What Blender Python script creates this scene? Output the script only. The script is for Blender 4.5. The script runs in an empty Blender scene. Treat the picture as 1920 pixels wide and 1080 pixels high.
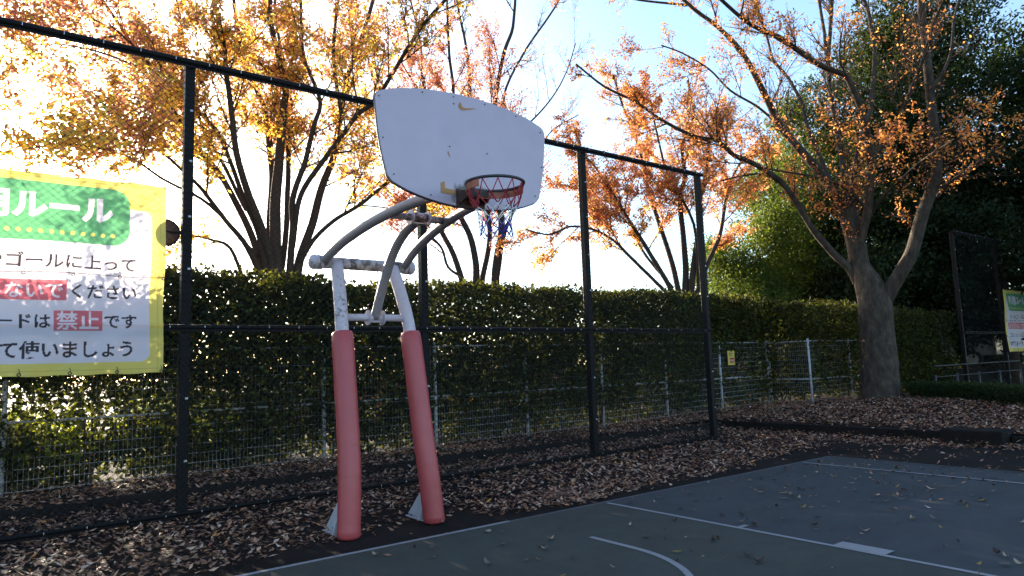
import bpy, bmesh, math, random
import numpy as np
from mathutils import Vector, Matrix, noise
R_ = math.radians
rng = np.random.default_rng(7)
random.seed(7)
SC = bpy.context.scene
COL = SC.collection
# ------------------------------------------------------------------ camera
F, PITCH, ROLL, YAW, EYE = 1296.276, 0.1125778, -0.0343511, 0.6517308, 1.53
fw = np.array([math.sin(YAW)*math.cos(PITCH), math.cos(YAW)*math.cos(PITCH), math.sin(PITCH)])
r0 = np.array([math.cos(YAW), -math.sin(YAW), 0.0]); u0 = np.cross(r0, fw)
RV = r0*math.cos(ROLL)+u0*math.sin(ROLL); UV = -r0*math.sin(ROLL)+u0*math.cos(ROLL)
cam = bpy.data.objects.new('camera', bpy.data.cameras.new('camera')); COL.objects.link(cam)
cam.matrix_world = Matrix(((RV[0], UV[0], -fw[0], 0), (RV[1], UV[1], -fw[1], 0), (RV[2], UV[2], -fw[2], EYE), (0, 0, 0, 1)))
cam.data.sensor_width = 36; cam.data.lens = F*36/1920; cam.data.clip_start = .05; cam.data.clip_end = 3000
SC.camera = cam
# ------------------------------------------------------------------ light
SUN_EL, SUN_AZ = R_(14.7), R_(0.9)
sdir = Vector((math.sin(SUN_AZ)*math.cos(SUN_EL), math.cos(SUN_AZ)*math.cos(SUN_EL), math.sin(SUN_EL)))
W = bpy.data.worlds.new('World'); SC.world = W; W.use_nodes = True
nt = W.node_tree; nt.nodes.clear()
out = nt.nodes.new('ShaderNodeOutputWorld'); bg = nt.nodes.new('ShaderNodeBackground')
sky = nt.nodes.new('ShaderNodeTexSky'); sky.sky_type = 'NISHITA'; sky.sun_disc = False
sky.sun_elevation = SUN_EL; sky.sun_rotation = SUN_AZ; sky.air_density = 1.0; sky.dust_density = 0.7; sky.ozone_density = 2.2
# bright aureole of the air round the sun
geo = nt.nodes.new('ShaderNodeTexCoord'); dot = nt.nodes.new('ShaderNodeVectorMath'); dot.operation = 'DOT_PRODUCT'
dot.inputs[1].default_value = sdir; nt.links.new(geo.outputs['Generated'], dot.inputs[0])
def wmath(op, a, b):
    n = nt.nodes.new('ShaderNodeMath'); n.operation = op
    for i, v in enumerate((a, b)):
        if isinstance(v, (int, float)): n.inputs[i].default_value = v
        else: nt.links.new(v, n.inputs[i])
    return n.outputs[0]
d0 = wmath('MAXIMUM', dot.outputs['Value'], 0.0)
glow = wmath('ADD', wmath('MULTIPLY', wmath('POWER', d0, 900.0), 700.0), wmath('ADD', wmath('MULTIPLY', wmath('POWER', d0, 120.0), 42.0), wmath('MULTIPLY', wmath('POWER', d0, 13.0), 7.0)))
gc = nt.nodes.new('ShaderNodeVectorMath'); gc.operation = 'SCALE'; gc.inputs[0].default_value = (1.0, .84, .62); nt.links.new(glow, gc.inputs['Scale'])
ad = nt.nodes.new('ShaderNodeVectorMath'); ad.operation = 'ADD'; nt.links.new(sky.outputs[0], ad.inputs[0]); nt.links.new(gc.outputs[0], ad.inputs[1])
nt.links.new(ad.outputs[0], bg.inputs[0]); bg.inputs[1].default_value = 0.115; nt.links.new(bg.outputs[0], out.inputs[0])
sl = bpy.data.lights.new('sun', 'SUN'); sl.energy = 4.5; sl.angle = R_(.5); sl.color = (1, .86, .68)
so = bpy.data.objects.new('sun', sl); COL.objects.link(so); so.rotation_euler = (-sdir).to_track_quat('-Z', 'Y').to_euler()
SC.view_settings.view_transform = 'Standard'; SC.view_settings.look = 'None'; SC.view_settings.gamma = 1
SC.view_settings.exposure = 2.0
SC.render.engine = 'CYCLES'
SC.cycles.max_bounces = 8; SC.cycles.transmission_bounces = 6; SC.cycles.transparent_max_bounces = 8
SC.cycles.sample_clamp_indirect = 6

# ------------------------------------------------------------------ measuring: photo pixel -> world point at a horizontal distance / plane
def ray(x, y):
    d = fw*F+RV*(x-960)-UV*(y-540); return d/np.linalg.norm(d)
def at_dist(x, y, hd):
    d = ray(x, y); return np.array([0, 0, EYE])+d*hd/math.hypot(d[0], d[1])

# ------------------------------------------------------------------ materials
def mat(name, col, rough=.6, metal=0, var=None, vscale=6, vstr=.35, bump=0, bscale=60, attr=None, trans=0, coat=0, spec=.5, tcol=None):
    m = bpy.data.materials.new(name); m.use_nodes = True; N = m.node_tree.nodes; L = m.node_tree.links
    b = N['Principled BSDF']; b.inputs['Roughness'].default_value = rough; b.inputs['Metallic'].default_value = metal
    b.inputs['Coat Weight'].default_value = coat; b.inputs['Specular IOR Level'].default_value = spec
    b.inputs['Base Color'].default_value = (*col, 1)
    src = None
    tc = N.new('ShaderNodeTexCoord')
    if attr:
        a = N.new('ShaderNodeAttribute'); a.attribute_name = attr; src = a.outputs['Color']
    if var:
        n = N.new('ShaderNodeTexNoise'); n.inputs['Scale'].default_value = vscale; n.inputs['Detail'].default_value = 7; n.inputs['Roughness'].default_value = .65
        L.new(tc.outputs['Object'], n.inputs['Vector'])
        rp = N.new('ShaderNodeValToRGB'); rp.color_ramp.elements[0].position = .5-vstr*.5; rp.color_ramp.elements[1].position = .5+vstr*.5
        rp.color_ramp.elements[0].color = (*col, 1); rp.color_ramp.elements[1].color = (*var, 1)
        L.new(n.outputs[0], rp.inputs[0]); src = rp.outputs[0]
    if src is not None: L.new(src, b.inputs['Base Color'])
    if bump:
        n2 = N.new('ShaderNodeTexNoise'); n2.inputs['Scale'].default_value = bscale; n2.inputs['Detail'].default_value = 6
        L.new(tc.outputs['Object'], n2.inputs['Vector'])
        bp = N.new('ShaderNodeBump'); bp.inputs['Strength'].default_value = bump; bp.inputs['Distance'].default_value = .02
        L.new(n2.outputs[0], bp.inputs['Height']); L.new(bp.outputs[0], b.inputs['Normal'])
    if trans:
        t = N.new('ShaderNodeBsdfTranslucent'); mx = N.new('ShaderNodeMixShader'); mx.inputs[0].default_value = trans
        if src is not None:
            if tcol:
                mm = N.new('ShaderNodeMix'); mm.data_type = 'RGBA'; mm.blend_type = 'MULTIPLY'; mm.inputs[0].default_value = 1
                L.new(src, mm.inputs[6]); mm.inputs[7].default_value = (*tcol, 1); L.new(mm.outputs[2], t.inputs[0])
            else: L.new(src, t.inputs[0])
        else: t.inputs[0].default_value = (*(tcol or col), 1)
        o = N['Material Output']; L.new(b.outputs[0], mx.inputs[1]); L.new(t.outputs[0], mx.inputs[2]); L.new(mx.outputs[0], o.inputs['Surface'])
    return m

def worn_paint(name, col, dark, scale=14, thr=.62, soft=.05, rough=.45, stretch=(1, 1, 1)):
    """paint with specks and flakes of rust / grime"""
    m = bpy.data.materials.new(name); m.use_nodes = True; N = m.node_tree.nodes; L = m.node_tree.links
    b = N['Principled BSDF']; b.inputs['Roughness'].default_value = rough
    tc = N.new('ShaderNodeTexCoord'); mp = N.new('ShaderNodeMapping'); mp.inputs['Scale'].default_value = stretch; L.new(tc.outputs['Object'], mp.inputs[0])
    n = N.new('ShaderNodeTexNoise'); n.inputs['Scale'].default_value = scale; n.inputs['Detail'].default_value = 9; n.inputs['Roughness'].default_value = .7
    n1 = N.new('ShaderNodeTexNoise'); n1.inputs['Scale'].default_value = 2.2; n1.inputs['Detail'].default_value = 3
    L.new(mp.outputs[0], n.inputs['Vector']); L.new(tc.outputs['Object'], n1.inputs['Vector'])
    ad = N.new('ShaderNodeMath'); ad.operation = 'MULTIPLY_ADD'; L.new(n1.outputs[0], ad.inputs[0]); ad.inputs[1].default_value = .45; L.new(n.outputs[0], ad.inputs[2])
    rp = N.new('ShaderNodeMapRange'); rp.inputs[1].default_value = thr+.22-soft; rp.inputs[2].default_value = thr+.22+soft; L.new(ad.outputs[0], rp.inputs[0])
    n3 = N.new('ShaderNodeTexNoise'); n3.inputs['Scale'].default_value = 5; L.new(tc.outputs['Object'], n3.inputs['Vector'])
    mc = N.new('ShaderNodeMix'); mc.data_type = 'RGBA'; mc.inputs[6].default_value = (*col, 1); mc.inputs[7].default_value = (*[c*.78 for c in col], 1); L.new(n3.outputs[0], mc.inputs[0])
    mx = N.new('ShaderNodeMix'); mx.data_type = 'RGBA'; L.new(rp.outputs[0], mx.inputs[0]); L.new(mc.outputs[2], mx.inputs[6]); mx.inputs[7].default_value = (*dark, 1)
    L.new(mx.outputs[2], b.inputs['Base Color'])
    bp = N.new('ShaderNodeBump'); bp.inputs['Strength'].default_value = .35; bp.inputs['Distance'].default_value = .004; bp.invert = True
    L.new(rp.outputs[0], bp.inputs['Height']); L.new(bp.outputs[0], b.inputs['Normal'])
    return m

M = {}
M['black_steel'] = mat('black_steel', (.006, .0055, .006), .5, var=(.011, .010, .011), vscale=9, vstr=.6, bump=.15, bscale=90, spec=.12)
M['wire'] = mat('dark_wire', (.009, .009, .010), .6, spec=.2)
M['dull_rail'] = mat('dull_grey_rail', (.045, .045, .045), .6, var=(.02, .02, .02), vscale=6)
M['tie'] = mat('galvanised_tie', (.45, .45, .47), .4, metal=.6)
M['white_pole'] = worn_paint('worn_white_paint', (.57, .50, .55), (.16, .13, .12), 26, .62, .05)
M['white_flaked'] = worn_paint('flaked_white_paint', (.52, .46, .46), (.10, .08, .07), 9, .54, .05)
M['grey_arm'] = worn_paint('scuffed_grey_paint', (.31, .265, .275), (.14, .13, .12), 20, .64, .05, stretch=(1, .25, 1))
M['pad'] = mat('red_vinyl', (.36, .075, .085), .42, var=(.30, .058, .068), vscale=2.5, vstr=.5, bump=.07, bscale=7)
M['gusset'] = mat('white_gusset_paint', (.46, .47, .52), .5, var=(.36, .36, .40), vscale=7)
M['dark_band'] = mat('dark_rubber', (.012, .012, .012), .6)
M['orange_steel'] = worn_paint('orange_steel', (.50, .13, .055), (.12, .05, .03), 18, .58, .08)
M['rust'] = worn_paint('rusty_steel', (.13, .06, .045), (.05, .03, .025), 12, .5, .1, rough=.8)
M['rim_black'] = mat('black_rim', (.02, .02, .026), .3, var=(.05, .04, .04), vscale=20)
M['net_red'] = mat('red_cord', (.38, .03, .045), .8); M['net_white'] = mat('white_cord', (.72, .72, .72), .8); M['net_blue'] = mat('blue_cord', (.035, .035, .30), .8)
M['ochre'] = mat('ochre_print', (.48, .22, .055), .5, var=(.38, .17, .05), vscale=40)
M['bolt'] = mat('steel_bolt', (.14, .14, .15), .45, metal=.7)
M['white_fence'] = worn_paint('white_fence_paint', (.46, .46, .48), (.2, .2, .18), 10, .62, .06)
M['white_wire'] = mat('pale_wire', (.34, .34, .33), .5)
M['bark'] = mat('bark', (.085, .056, .038), .9, var=(.045, .032, .024), vscale=9, vstr=.5, bump=.8, bscale=22, spec=.1)
M['bark_far'] = mat('far_bark', (.075, .055, .045), .9, var=(.05, .035, .03), vscale=6, bump=.4, bscale=16, spec=.1)

def bark_grey():
    m = bpy.data.materials.new('grey_zelkova_bark'); m.use_nodes = True; N = m.node_tree.nodes; L = m.node_tree.links
    b = N['Principled BSDF']; b.inputs['Roughness'].default_value = .85; b.inputs['Specular IOR Level'].default_value = .15
    tc = N.new('ShaderNodeTexCoord')
    mp = N.new('ShaderNodeMapping'); mp.inputs['Scale'].default_value = (1.6, 1.6, .7); L.new(tc.outputs['Object'], mp.inputs[0])
    n = N.new('ShaderNodeTexNoise'); n.inputs['Scale'].default_value = 5; n.inputs['Detail'].default_value = 9; n.inputs['Roughness'].default_value = .7; L.new(mp.outputs[0], n.inputs['Vector'])
    rp = N.new('ShaderNodeValToRGB'); e = rp.color_ramp.elements; e[0].position = .32; e[0].color = (.028, .021, .017, 1); e[1].position = .70; e[1].color = (.105, .082, .062, 1)
    e2 = rp.color_ramp.elements.new(.5); e2.color = (.058, .045, .035, 1)
    L.new(n.outputs[0], rp.inputs[0])
    v = N.new('ShaderNodeTexVoronoi'); v.inputs['Scale'].default_value = 22; L.new(mp.outputs[0], v.inputs['Vector'])
    mr = N.new('ShaderNodeMapRange'); mr.inputs[1].default_value = .08; mr.inputs[2].default_value = .3; L.new(v.outputs['Distance'], mr.inputs[0])
    mx = N.new('ShaderNodeMix'); mx.data_type = 'RGBA'; mx.inputs[6].default_value = (.060, .040, .027, 1); L.new(mr.outputs[0], mx.inputs[0]); L.new(rp.outputs[0], mx.inputs[7])
    L.new(mx.outputs[2], b.inputs['Base Color'])
    ad = N.new('ShaderNodeMath'); L.new(n.outputs[0], ad.inputs[0]); L.new(mr.outputs[0], ad.inputs[1])
    bp = N.new('ShaderNodeBump'); bp.inputs['Strength'].default_value = .7; bp.inputs['Distance'].default_value = .03; L.new(ad.outputs[0], bp.inputs['Height']); L.new(bp.outputs[0], b.inputs['Normal'])
    return m
M['bark_grey'] = bark_grey()
M['autumn'] = mat('autumn_leaf', (.5, .2, .03), .55, attr='tint', trans=.70, spec=.3)
M['green_leaf'] = mat('hedge_leaf', (.05, .08, .03), .62, attr='tint', trans=.36, tcol=(2.4, 2.1, .5), spec=.14)
M['ever_leaf'] = mat('evergreen_leaf', (.05, .08, .03), .5, attr='tint', trans=.32, tcol=(2.0, 1.8, .6), spec=.12)
M['dead_leaf'] = mat('dead_leaf', (.2, .1, .06), .7, attr='tint', trans=.12, spec=.2)


def pad_mat():
    m = worn_paint('red_vinyl', (.44, .070, .076), (.31, .052, .056), 3.2, .70, .25, rough=.40, stretch=(1, 1, .45)); N = m.node_tree.nodes; L = m.node_tree.links; b = N['Principled BSDF']
    tc = N.new('ShaderNodeTexCoord'); mp = N.new('ShaderNodeMapping'); mp.inputs['Rotation'].default_value = (0, .5, 0); mp.inputs['Scale'].default_value = (1.2, 1.2, 9); L.new(tc.outputs['Object'], mp.inputs[0])
    n = N.new('ShaderNodeTexNoise'); n.inputs['Scale'].default_value = 2.2; n.inputs['Detail'].default_value = 3; n.inputs['Distortion'].default_value = .6; L.new(mp.outputs[0], n.inputs[0])
    r = N.new('ShaderNodeMapRange'); r.inputs[1].default_value = .60; r.inputs[2].default_value = .72; L.new(n.outputs[0], r.inputs[0])
    bp = N.new('ShaderNodeBump'); bp.inputs['Strength'].default_value = .2; bp.inputs['Distance'].default_value = .008; L.new(r.outputs[0], bp.inputs['Height']); L.new(bp.outputs[0], b.inputs['Normal'])
    return m
M['pad'] = pad_mat()
# ------------------------------------------------------------------ helpers
def props(o, label=None, cat=None, group=None, kind=None):
    if label: o['label'] = label
    if cat: o['category'] = cat
    if group: o['group'] = group
    if kind: o['kind'] = kind
    return o
def empty(name, loc=(0, 0, 0), rz=0):
    o = bpy.data.objects.new(name, None); COL.objects.link(o); o.location = loc; o.rotation_euler[2] = rz; o.empty_display_size = .1
    return o
class MB:
    def __init__(s): s.v = []; s.f = []; s.m = []; s.sm = []
    def add(s, vs, fs, mi=0, smooth=False):
        b = len(s.v); s.v += [tuple(map(float, p)) for p in vs]; s.f += [tuple(i+b for i in f) for f in fs]; s.m += [mi]*len(fs); s.sm += [smooth]*len(fs); return s
    def box(s, c, d, rz=0, mi=0, axes=None):
        hx, hy, hz = d[0]/2, d[1]/2, d[2]/2; cr, sr = math.cos(rz), math.sin(rz); vs = []
        for x, y, z in ((-1,-1,-1),(1,-1,-1),(1,1,-1),(-1,1,-1),(-1,-1,1),(1,-1,1),(1,1,1),(-1,1,1)):
            px, py, pz = x*hx, y*hy, z*hz
            vs.append((c[0]+px*cr-py*sr, c[1]+px*sr+py*cr, c[2]+pz))
        return s.add(vs, [(0,3,2,1),(4,5,6,7),(0,1,5,4),(1,2,6,5),(2,3,7,6),(3,0,4,7)], mi)
    def tube(s, pts, rad, n=8, mi=0, cap=True, smooth=True):
        pts = [np.array(p, float) for p in pts]
        if isinstance(rad, (int, float)): rad = [rad]*len(pts)
        vs = []; fs = []; ref = None
        for i, p in enumerate(pts):
            a = pts[max(i-1, 0)]; b = pts[min(i+1, len(pts)-1)]; t = b-a; t /= (np.linalg.norm(t)+1e-9)
            if ref is None:
                ref = np.array([0, 0, 1.]) if abs(t[2]) < .9 else np.array([1., 0, 0])
            e1 = ref-t*(ref@t); e1 /= (np.linalg.norm(e1)+1e-9); e2 = np.cross(t, e1); ref = e1
            for k in range(n):
                a_ = 2*math.pi*k/n; vs.append(p+(e1*math.cos(a_)+e2*math.sin(a_))*rad[i])
        for i in range(len(pts)-1):
            for k in range(n):
                a_ = i*n+k; b_ = i*n+(k+1) % n; fs.append((a_, b_, b_+n, a_+n))
        s.add(vs, fs, mi, smooth)
        if cap:
            o = len(s.v)-len(vs)
            s.f += [tuple(o+k for k in range(n))[::-1], tuple(o+(len(pts)-1)*n+k for k in range(n))]; s.m += [mi]*2; s.sm += [False]*2
        return s
    def prism(s, outline, y0, y1, mi=0):   # outline in x,z extruded along y
        n = len(outline); vs = [(x, y0, z) for x, z in outline]+[(x, y1, z) for x, z in outline]
        return s.add(vs, [tuple(range(n)), tuple(range(2*n-1, n-1, -1))]+[(i, i+n, (i+1) % n+n, (i+1) % n) for i in range(n)], mi)
    def sphere(s, c, r, n=14, m=9, sq=(1, 1, 1), mi=0):
        vs = []; fs = []
        for j in range(m+1):
            ph = math.pi*j/m
            for i in range(n):
                th = 2*math.pi*i/n; vs.append((c[0]+r*sq[0]*math.sin(ph)*math.cos(th), c[1]+r*sq[1]*math.sin(ph)*math.sin(th), c[2]+r*sq[2]*math.cos(ph)))
        for j in range(m):
            for i in range(n): fs.append((j*n+i, (j+1)*n+i, (j+1)*n+(i+1) % n, j*n+(i+1) % n))
        return s.add(vs, fs, mi, True)
    def build(s, name, mats, parent=None, bevel=0, fix=True):
        me = bpy.data.meshes.new(name); me.from_pydata(s.v, [], s.f); me.update()
        if not isinstance(mats, (list, tuple)): mats = [mats]
        for m_ in mats: me.materials.append(m_)
        me.polygons.foreach_set('material_index', s.m); me.polygons.foreach_set('use_smooth', s.sm)
        if fix:
            bm = bmesh.new(); bm.from_mesh(me); bmesh.ops.recalc_face_normals(bm, faces=bm.faces); bm.to_mesh(me); bm.free()
        o = bpy.data.objects.new(name, me); COL.objects.link(o)
        if parent: o.parent = parent
        if bevel:
            b = o.modifiers.new('bevel', 'BEVEL'); b.width = bevel; b.segments = 2; b.limit_method = 'ANGLE'; b.angle_limit = R_(40)
        return o

def np_mesh(name, verts, faces_flat, nper, mats, tint=None, parent=None, smooth=False, mat_idx=None):
    """fast mesh; faces_flat (n, nper)"""
    me = bpy.data.meshes.new(name); nv = len(verts); nf = len(faces_flat)
    me.vertices.add(nv); me.vertices.foreach_set('co', np.ascontiguousarray(verts, dtype=np.float32).ravel())
    me.loops.add(nf*nper); me.loops.foreach_set('vertex_index', np.ascontiguousarray(faces_flat, dtype=np.int32).ravel())
    me.polygons.add(nf); me.polygons.foreach_set('loop_start', np.arange(0, nf*nper, nper, dtype=np.int32)); me.polygons.foreach_set('loop_total', np.full(nf, nper, dtype=np.int32))
    if smooth: me.polygons.foreach_set('use_smooth', np.ones(nf, dtype=bool))
    if mat_idx is not None: me.polygons.foreach_set('material_index', np.ascontiguousarray(mat_idx, dtype=np.int32))
    if tint is not None:
        a = me.attributes.new('tint', 'FLOAT_COLOR', 'POINT'); c = np.ones((nv, 4), dtype=np.float32); c[:, :3] = tint; a.data.foreach_set('color', c.ravel())
    me.update(calc_edges=True); me.validate()
    for m_ in (mats if isinstance(mats, (list, tuple)) else [mats]): me.materials.append(m_)
    o = bpy.data.objects.new(name, me); COL.objects.link(o)
    if parent: o.parent = parent
    return o

def nrm(a): return a/(np.linalg.norm(a, axis=-1, keepdims=True)+1e-9)
def leaf_arrays(P, D, Nn, L, Wd, col, fold=.25, curl=0.0):
    """P base, D direction, Nn normal, L length, Wd width -> verts, tris, tint.  Each leaf: 4 verts, folded along its midrib"""
    n = len(P); D = nrm(D); S = nrm(np.cross(Nn, D)); Nn = nrm(np.cross(D, S))
    L = L[:, None]; Wd = Wd[:, None]
    mid = P+D*L*.42+Nn*Wd*fold
    V = np.stack([P, mid+S*Wd*.5, P+D*L+Nn*L*curl, mid-S*Wd*.5], 1).reshape(-1, 3)
    b = np.arange(n)[:, None]*4
    T = np.concatenate([b+np.array([[0, 1, 2]]), b+np.array([[0, 2, 3]])], 1).reshape(-1, 3)
    return V, T, np.repeat(col, 4, 0)
def leaf_object(name, parts, mat_, parent=None):
    V = []; T = []; C = []; o = 0
    for v, t, c in parts: V.append(v); T.append(t+o); C.append(c); o += len(v)
    return np_mesh(name, np.concatenate(V), np.concatenate(T), 3, mat_, np.concatenate(C), parent)

_ph = rng.uniform(0, 6.28, (24, 3)); _kd = nrm(rng.normal(size=(24, 3)))
def fnoise(P, s):
    """cheap smooth pseudo noise -1..1 (vectorised)"""
    q = P*s; a = np.zeros(len(P))
    for i in range(8):
        a += np.sin(q@_kd[i]*(1+.37*i)+_ph[i, 0]+1.7*np.sin(q@_kd[i+8]*.8+_ph[i, 1]))/(1+.25*i)
    return np.clip(a/3.2, -1.5, 1.5)

# ------------------------------------------------------------------ ground
def ground_h(x, y):
    """height of the planted strip behind the kerb"""
    base = .10+np.clip((x-4)/14, 0, 1)*.08
    d = np.hypot((x-18.3), (y-8.6)); mound = .17*np.exp(-(d/4.2)**2)
    side = np.clip((x-13.2)/4, 0, 1)*.1*np.clip((9.6-y)/3, 0, 1)
    return base+mound+side+.012*np.sin(x*2.1+y)*np.sin(y*1.7)
def asphalt_mat():
    m = bpy.data.materials.new('old_asphalt'); m.use_nodes = True; N = m.node_tree.nodes; L = m.node_tree.links; b = N['Principled BSDF']; b.inputs['Roughness'].default_value = .85; b.inputs['Specular IOR Level'].default_value = .08
    tc = N.new('ShaderNodeTexCoord'); n = N.new('ShaderNodeTexNoise'); n.inputs['Scale'].default_value = .5; n.inputs['Detail'].default_value = 8; n.inputs['Roughness'].default_value = .6
    n2 = N.new('ShaderNodeTexNoise'); n2.inputs['Scale'].default_value = 140; n2.inputs['Detail'].default_value = 3
    L.new(tc.outputs['Object'], n.inputs[0]); L.new(tc.outputs['Object'], n2.inputs[0])
    rp = N.new('ShaderNodeValToRGB'); rp.color_ramp.elements[0].position = .35; rp.color_ramp.elements[0].color = (.008, .0075, .007, 1); rp.color_ramp.elements[1].position = .7; rp.color_ramp.elements[1].color = (.022, .018, .016, 1)
    L.new(n.outputs[0], rp.inputs[0])
    mx = N.new('ShaderNodeMix'); mx.data_type = 'RGBA'; mx.blend_type = 'MULTIPLY'; mx.inputs[0].default_value = .6; L.new(rp.outputs[0], mx.inputs[6])
    r2 = N.new('ShaderNodeValToRGB'); r2.color_ramp.elements[0].position = .3; r2.color_ramp.elements[0].color = (.45, .45, .45, 1); r2.color_ramp.elements[1].position = .7; r2.color_ramp.elements[1].color = (1.5, 1.5, 1.5, 1)
    L.new(n2.outputs[0], r2.inputs[0]); L.new(r2.outputs[0], mx.inputs[7]); L.new(mx.outputs[2], b.inputs['Base Color'])
    bp = N.new('ShaderNodeBump'); bp.inputs['Strength'].default_value = .5; bp.inputs['Distance'].default_value = .004; L.new(n2.outputs[0], bp.inputs['Height']); L.new(bp.outputs[0], b.inputs['Normal'])
    return m
def court_mat(name, c1, c2, spec=.35):
    m = bpy.data.materials.new(name); m.use_nodes = True; N = m.node_tree.nodes; L = m.node_tree.links; b = N['Principled BSDF']
    b.inputs['Specular IOR Level'].default_value = spec
    tc = N.new('ShaderNodeTexCoord'); n = N.new('ShaderNodeTexNoise'); n.inputs['Scale'].default_value = .9; n.inputs['Detail'].default_value = 9; n.inputs['Roughness'].default_value = .62
    n2 = N.new('ShaderNodeTexNoise'); n2.inputs['Scale'].default_value = 260; n2.inputs['Detail'].default_value = 2
    L.new(tc.outputs['Object'], n.inputs[0]); L.new(tc.outputs['Object'], n2.inputs[0])
    rp = N.new('ShaderNodeValToRGB'); rp.color_ramp.elements[0].position = .32; rp.color_ramp.elements[0].color = (*c1, 1); rp.color_ramp.elements[1].position = .7; rp.color_ramp.elements[1].color = (*c2, 1)
    L.new(n.outputs[0], rp.inputs[0])
    mx = N.new('ShaderNodeMix'); mx.data_type = 'RGBA'; mx.blend_type = 'MULTIPLY'; mx.inputs[0].default_value = .5; L.new(rp.outputs[0], mx.inputs[6])
    r2 = N.new('ShaderNodeValToRGB'); r2.color_ramp.elements[0].position = .3; r2.color_ramp.elements[0].color = (.5, .5, .5, 1); r2.color_ramp.elements[1].position = .7; r2.color_ramp.elements[1].color = (1.4, 1.4, 1.4, 1)
    L.new(n2.outputs[0], r2.inputs[0]); L.new(r2.outputs[0], mx.inputs[7]); L.new(mx.outputs[2], b.inputs['Base Color'])
    n4 = N.new('ShaderNodeTexNoise'); n4.inputs['Scale'].default_value = 3.5; n4.inputs['Detail'].default_value = 10; n4.inputs['Roughness'].default_value = .75; L.new(tc.outputs['Object'], n4.inputs[0])
    r4 = N.new('ShaderNodeMapRange'); r4.inputs[1].default_value = .35; r4.inputs[2].default_value = .68; r4.inputs[3].default_value = .82; r4.inputs[4].default_value = 1.22; L.new(n4.outputs[0], r4.inputs[0])
    m4 = N.new('ShaderNodeVectorMath'); m4.operation = 'SCALE'; L.new(mx.outputs[2], m4.inputs[0]); L.new(r4.outputs[0], m4.inputs['Scale']); L.new(m4.outputs[0], b.inputs['Base Color'])
    mr = N.new('ShaderNodeMapRange'); mr.inputs[3].default_value = .62; mr.inputs[4].default_value = .85; L.new(n.outputs[0], mr.inputs[0]); L.new(mr.outputs[0], b.inputs['Roughness'])
    bp = N.new('ShaderNodeBump'); bp.inputs['Strength'].default_value = .35; bp.inputs['Distance'].default_value = .002; L.new(n2.outputs[0], bp.inputs['Height']); L.new(bp.outputs[0], b.inputs['Normal'])
    return m
def sheet(name, x0, y0, x1, y1, z, m):
    return props(MB().add([(x0, y0, z), (x1, y0, z), (x1, y1, z), (x0, y1, z)], [(0, 1, 2, 3)]).build(name, m, fix=False), kind='structure')
sheet('ground', -500, -500, 500, 500, 0, asphalt_mat())
blue = court_mat('blue_court_paint', (.025, .0335, .037), (.037, .048, .053)); green = court_mat('green_court_paint', (.026, .034, .028), (.041, .050, .041))
sheet('court_surface', -4.4, -9, 10.3, 5.65, .004, blue)
sheet('court_lane', .66, -.1, 5.46, 5.65, .008, green)
linem = worn_paint('worn_court_line', (.27, .27, .28), (.09, .10, .12), 60, .66, .06, rough=.7)
linef = worn_paint('faded_court_line', (.10, .105, .115), (.06, .065, .075), 30, .50, .10, rough=.8)
sheet('baseline_marking', -4.4, 5.65, 10.3, 5.70, .006, linef)
sheet('near_baseline_marking', -1.2, 5.648, 4.2, 5.702, .0095, linem)
sheet('lane_marking', 5.46, -.1, 5.51, 5.60, .012, linem)
sheet('left_lane_marking', .61, -.1, .66, 5.60, .012, linem)
sheet('free_throw_marking', .66, -.15, 5.46, -.10, .012, linem)
sheet('lane_block_marking', 5.512, 2.66, 5.66, 3.07, .012, linem)
sheet('lane_tick_marking', 5.512, 3.92, 5.62, 3.97, .012, linem)
sheet('sideline_marking', 9.42, -9, 9.47, 5.60, .012, linem)
sheet('court_edge_marking', 10.26, -9, 10.30, 5.62, .010, linef)
def arc_marking():
    b = MB(); cx, cy, ri, ro = 3.07, 4.12, 1.22, 1.275; n = 48; vs = []
    pts = [(1, cy+.50)]+[(None, -math.pi*i/n) for i in range(n+1)]
    prof = [(cx+ri, cy+.52, cx+ro, cy+.52)]+[(cx+ri*math.cos(-math.pi*i/n), cy+ri*math.sin(-math.pi*i/n), cx+ro*math.cos(-math.pi*i/n), cy+ro*math.sin(-math.pi*i/n)) for i in range(n+1)]+[(cx-ri, cy+.52, cx-ro, cy+.52)]
    for p in prof: vs += [(p[0], p[1], .012), (p[2], p[3], .012)]
    return props(b.add(vs, [(2*i, 2*i+1, 2*i+3, 2*i+2) for i in range(len(prof)-1)]).build('arc_marking', linem, fix=False), kind='structure')
arc_marking()
# planted strip (leaf-covered soil) behind the kerb, one height field
def planting_bed():
    xs = np.arange(-12, 46, .35); ys = np.arange(-8, 24, .35)
    X, Y = np.meshgrid(xs, ys, indexing='ij'); Z = ground_h(X, Y)
    V = np.stack([X, Y, Z], -1).reshape(-1, 3); ny = len(ys); F_ = []
    for i in range(len(xs)-1):
        for j in range(ny-1):
            cx, cy = xs[i]+.17, ys[j]+.17
            if cy > 9.75 or cx > 13.2: F_.append((i*ny+j, (i+1)*ny+j, (i+1)*ny+j+1, i*ny+j+1))
    m = mat('leafy_soil', (.010, .007, .006), .95, var=(.026, .018, .014), vscale=14, vstr=.5, bump=.9, bscale=40, spec=.08)
    return props(np_mesh('planting_bed_ground', V, np.array(F_), 4, m, smooth=True), kind='structure')
planting_bed()
conc = mat('dark_concrete', (.010, .0085, .008), .9, var=(.024, .020, .018), vscale=5, vstr=.6, bump=.4, bscale=70, spec=.1)
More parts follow.
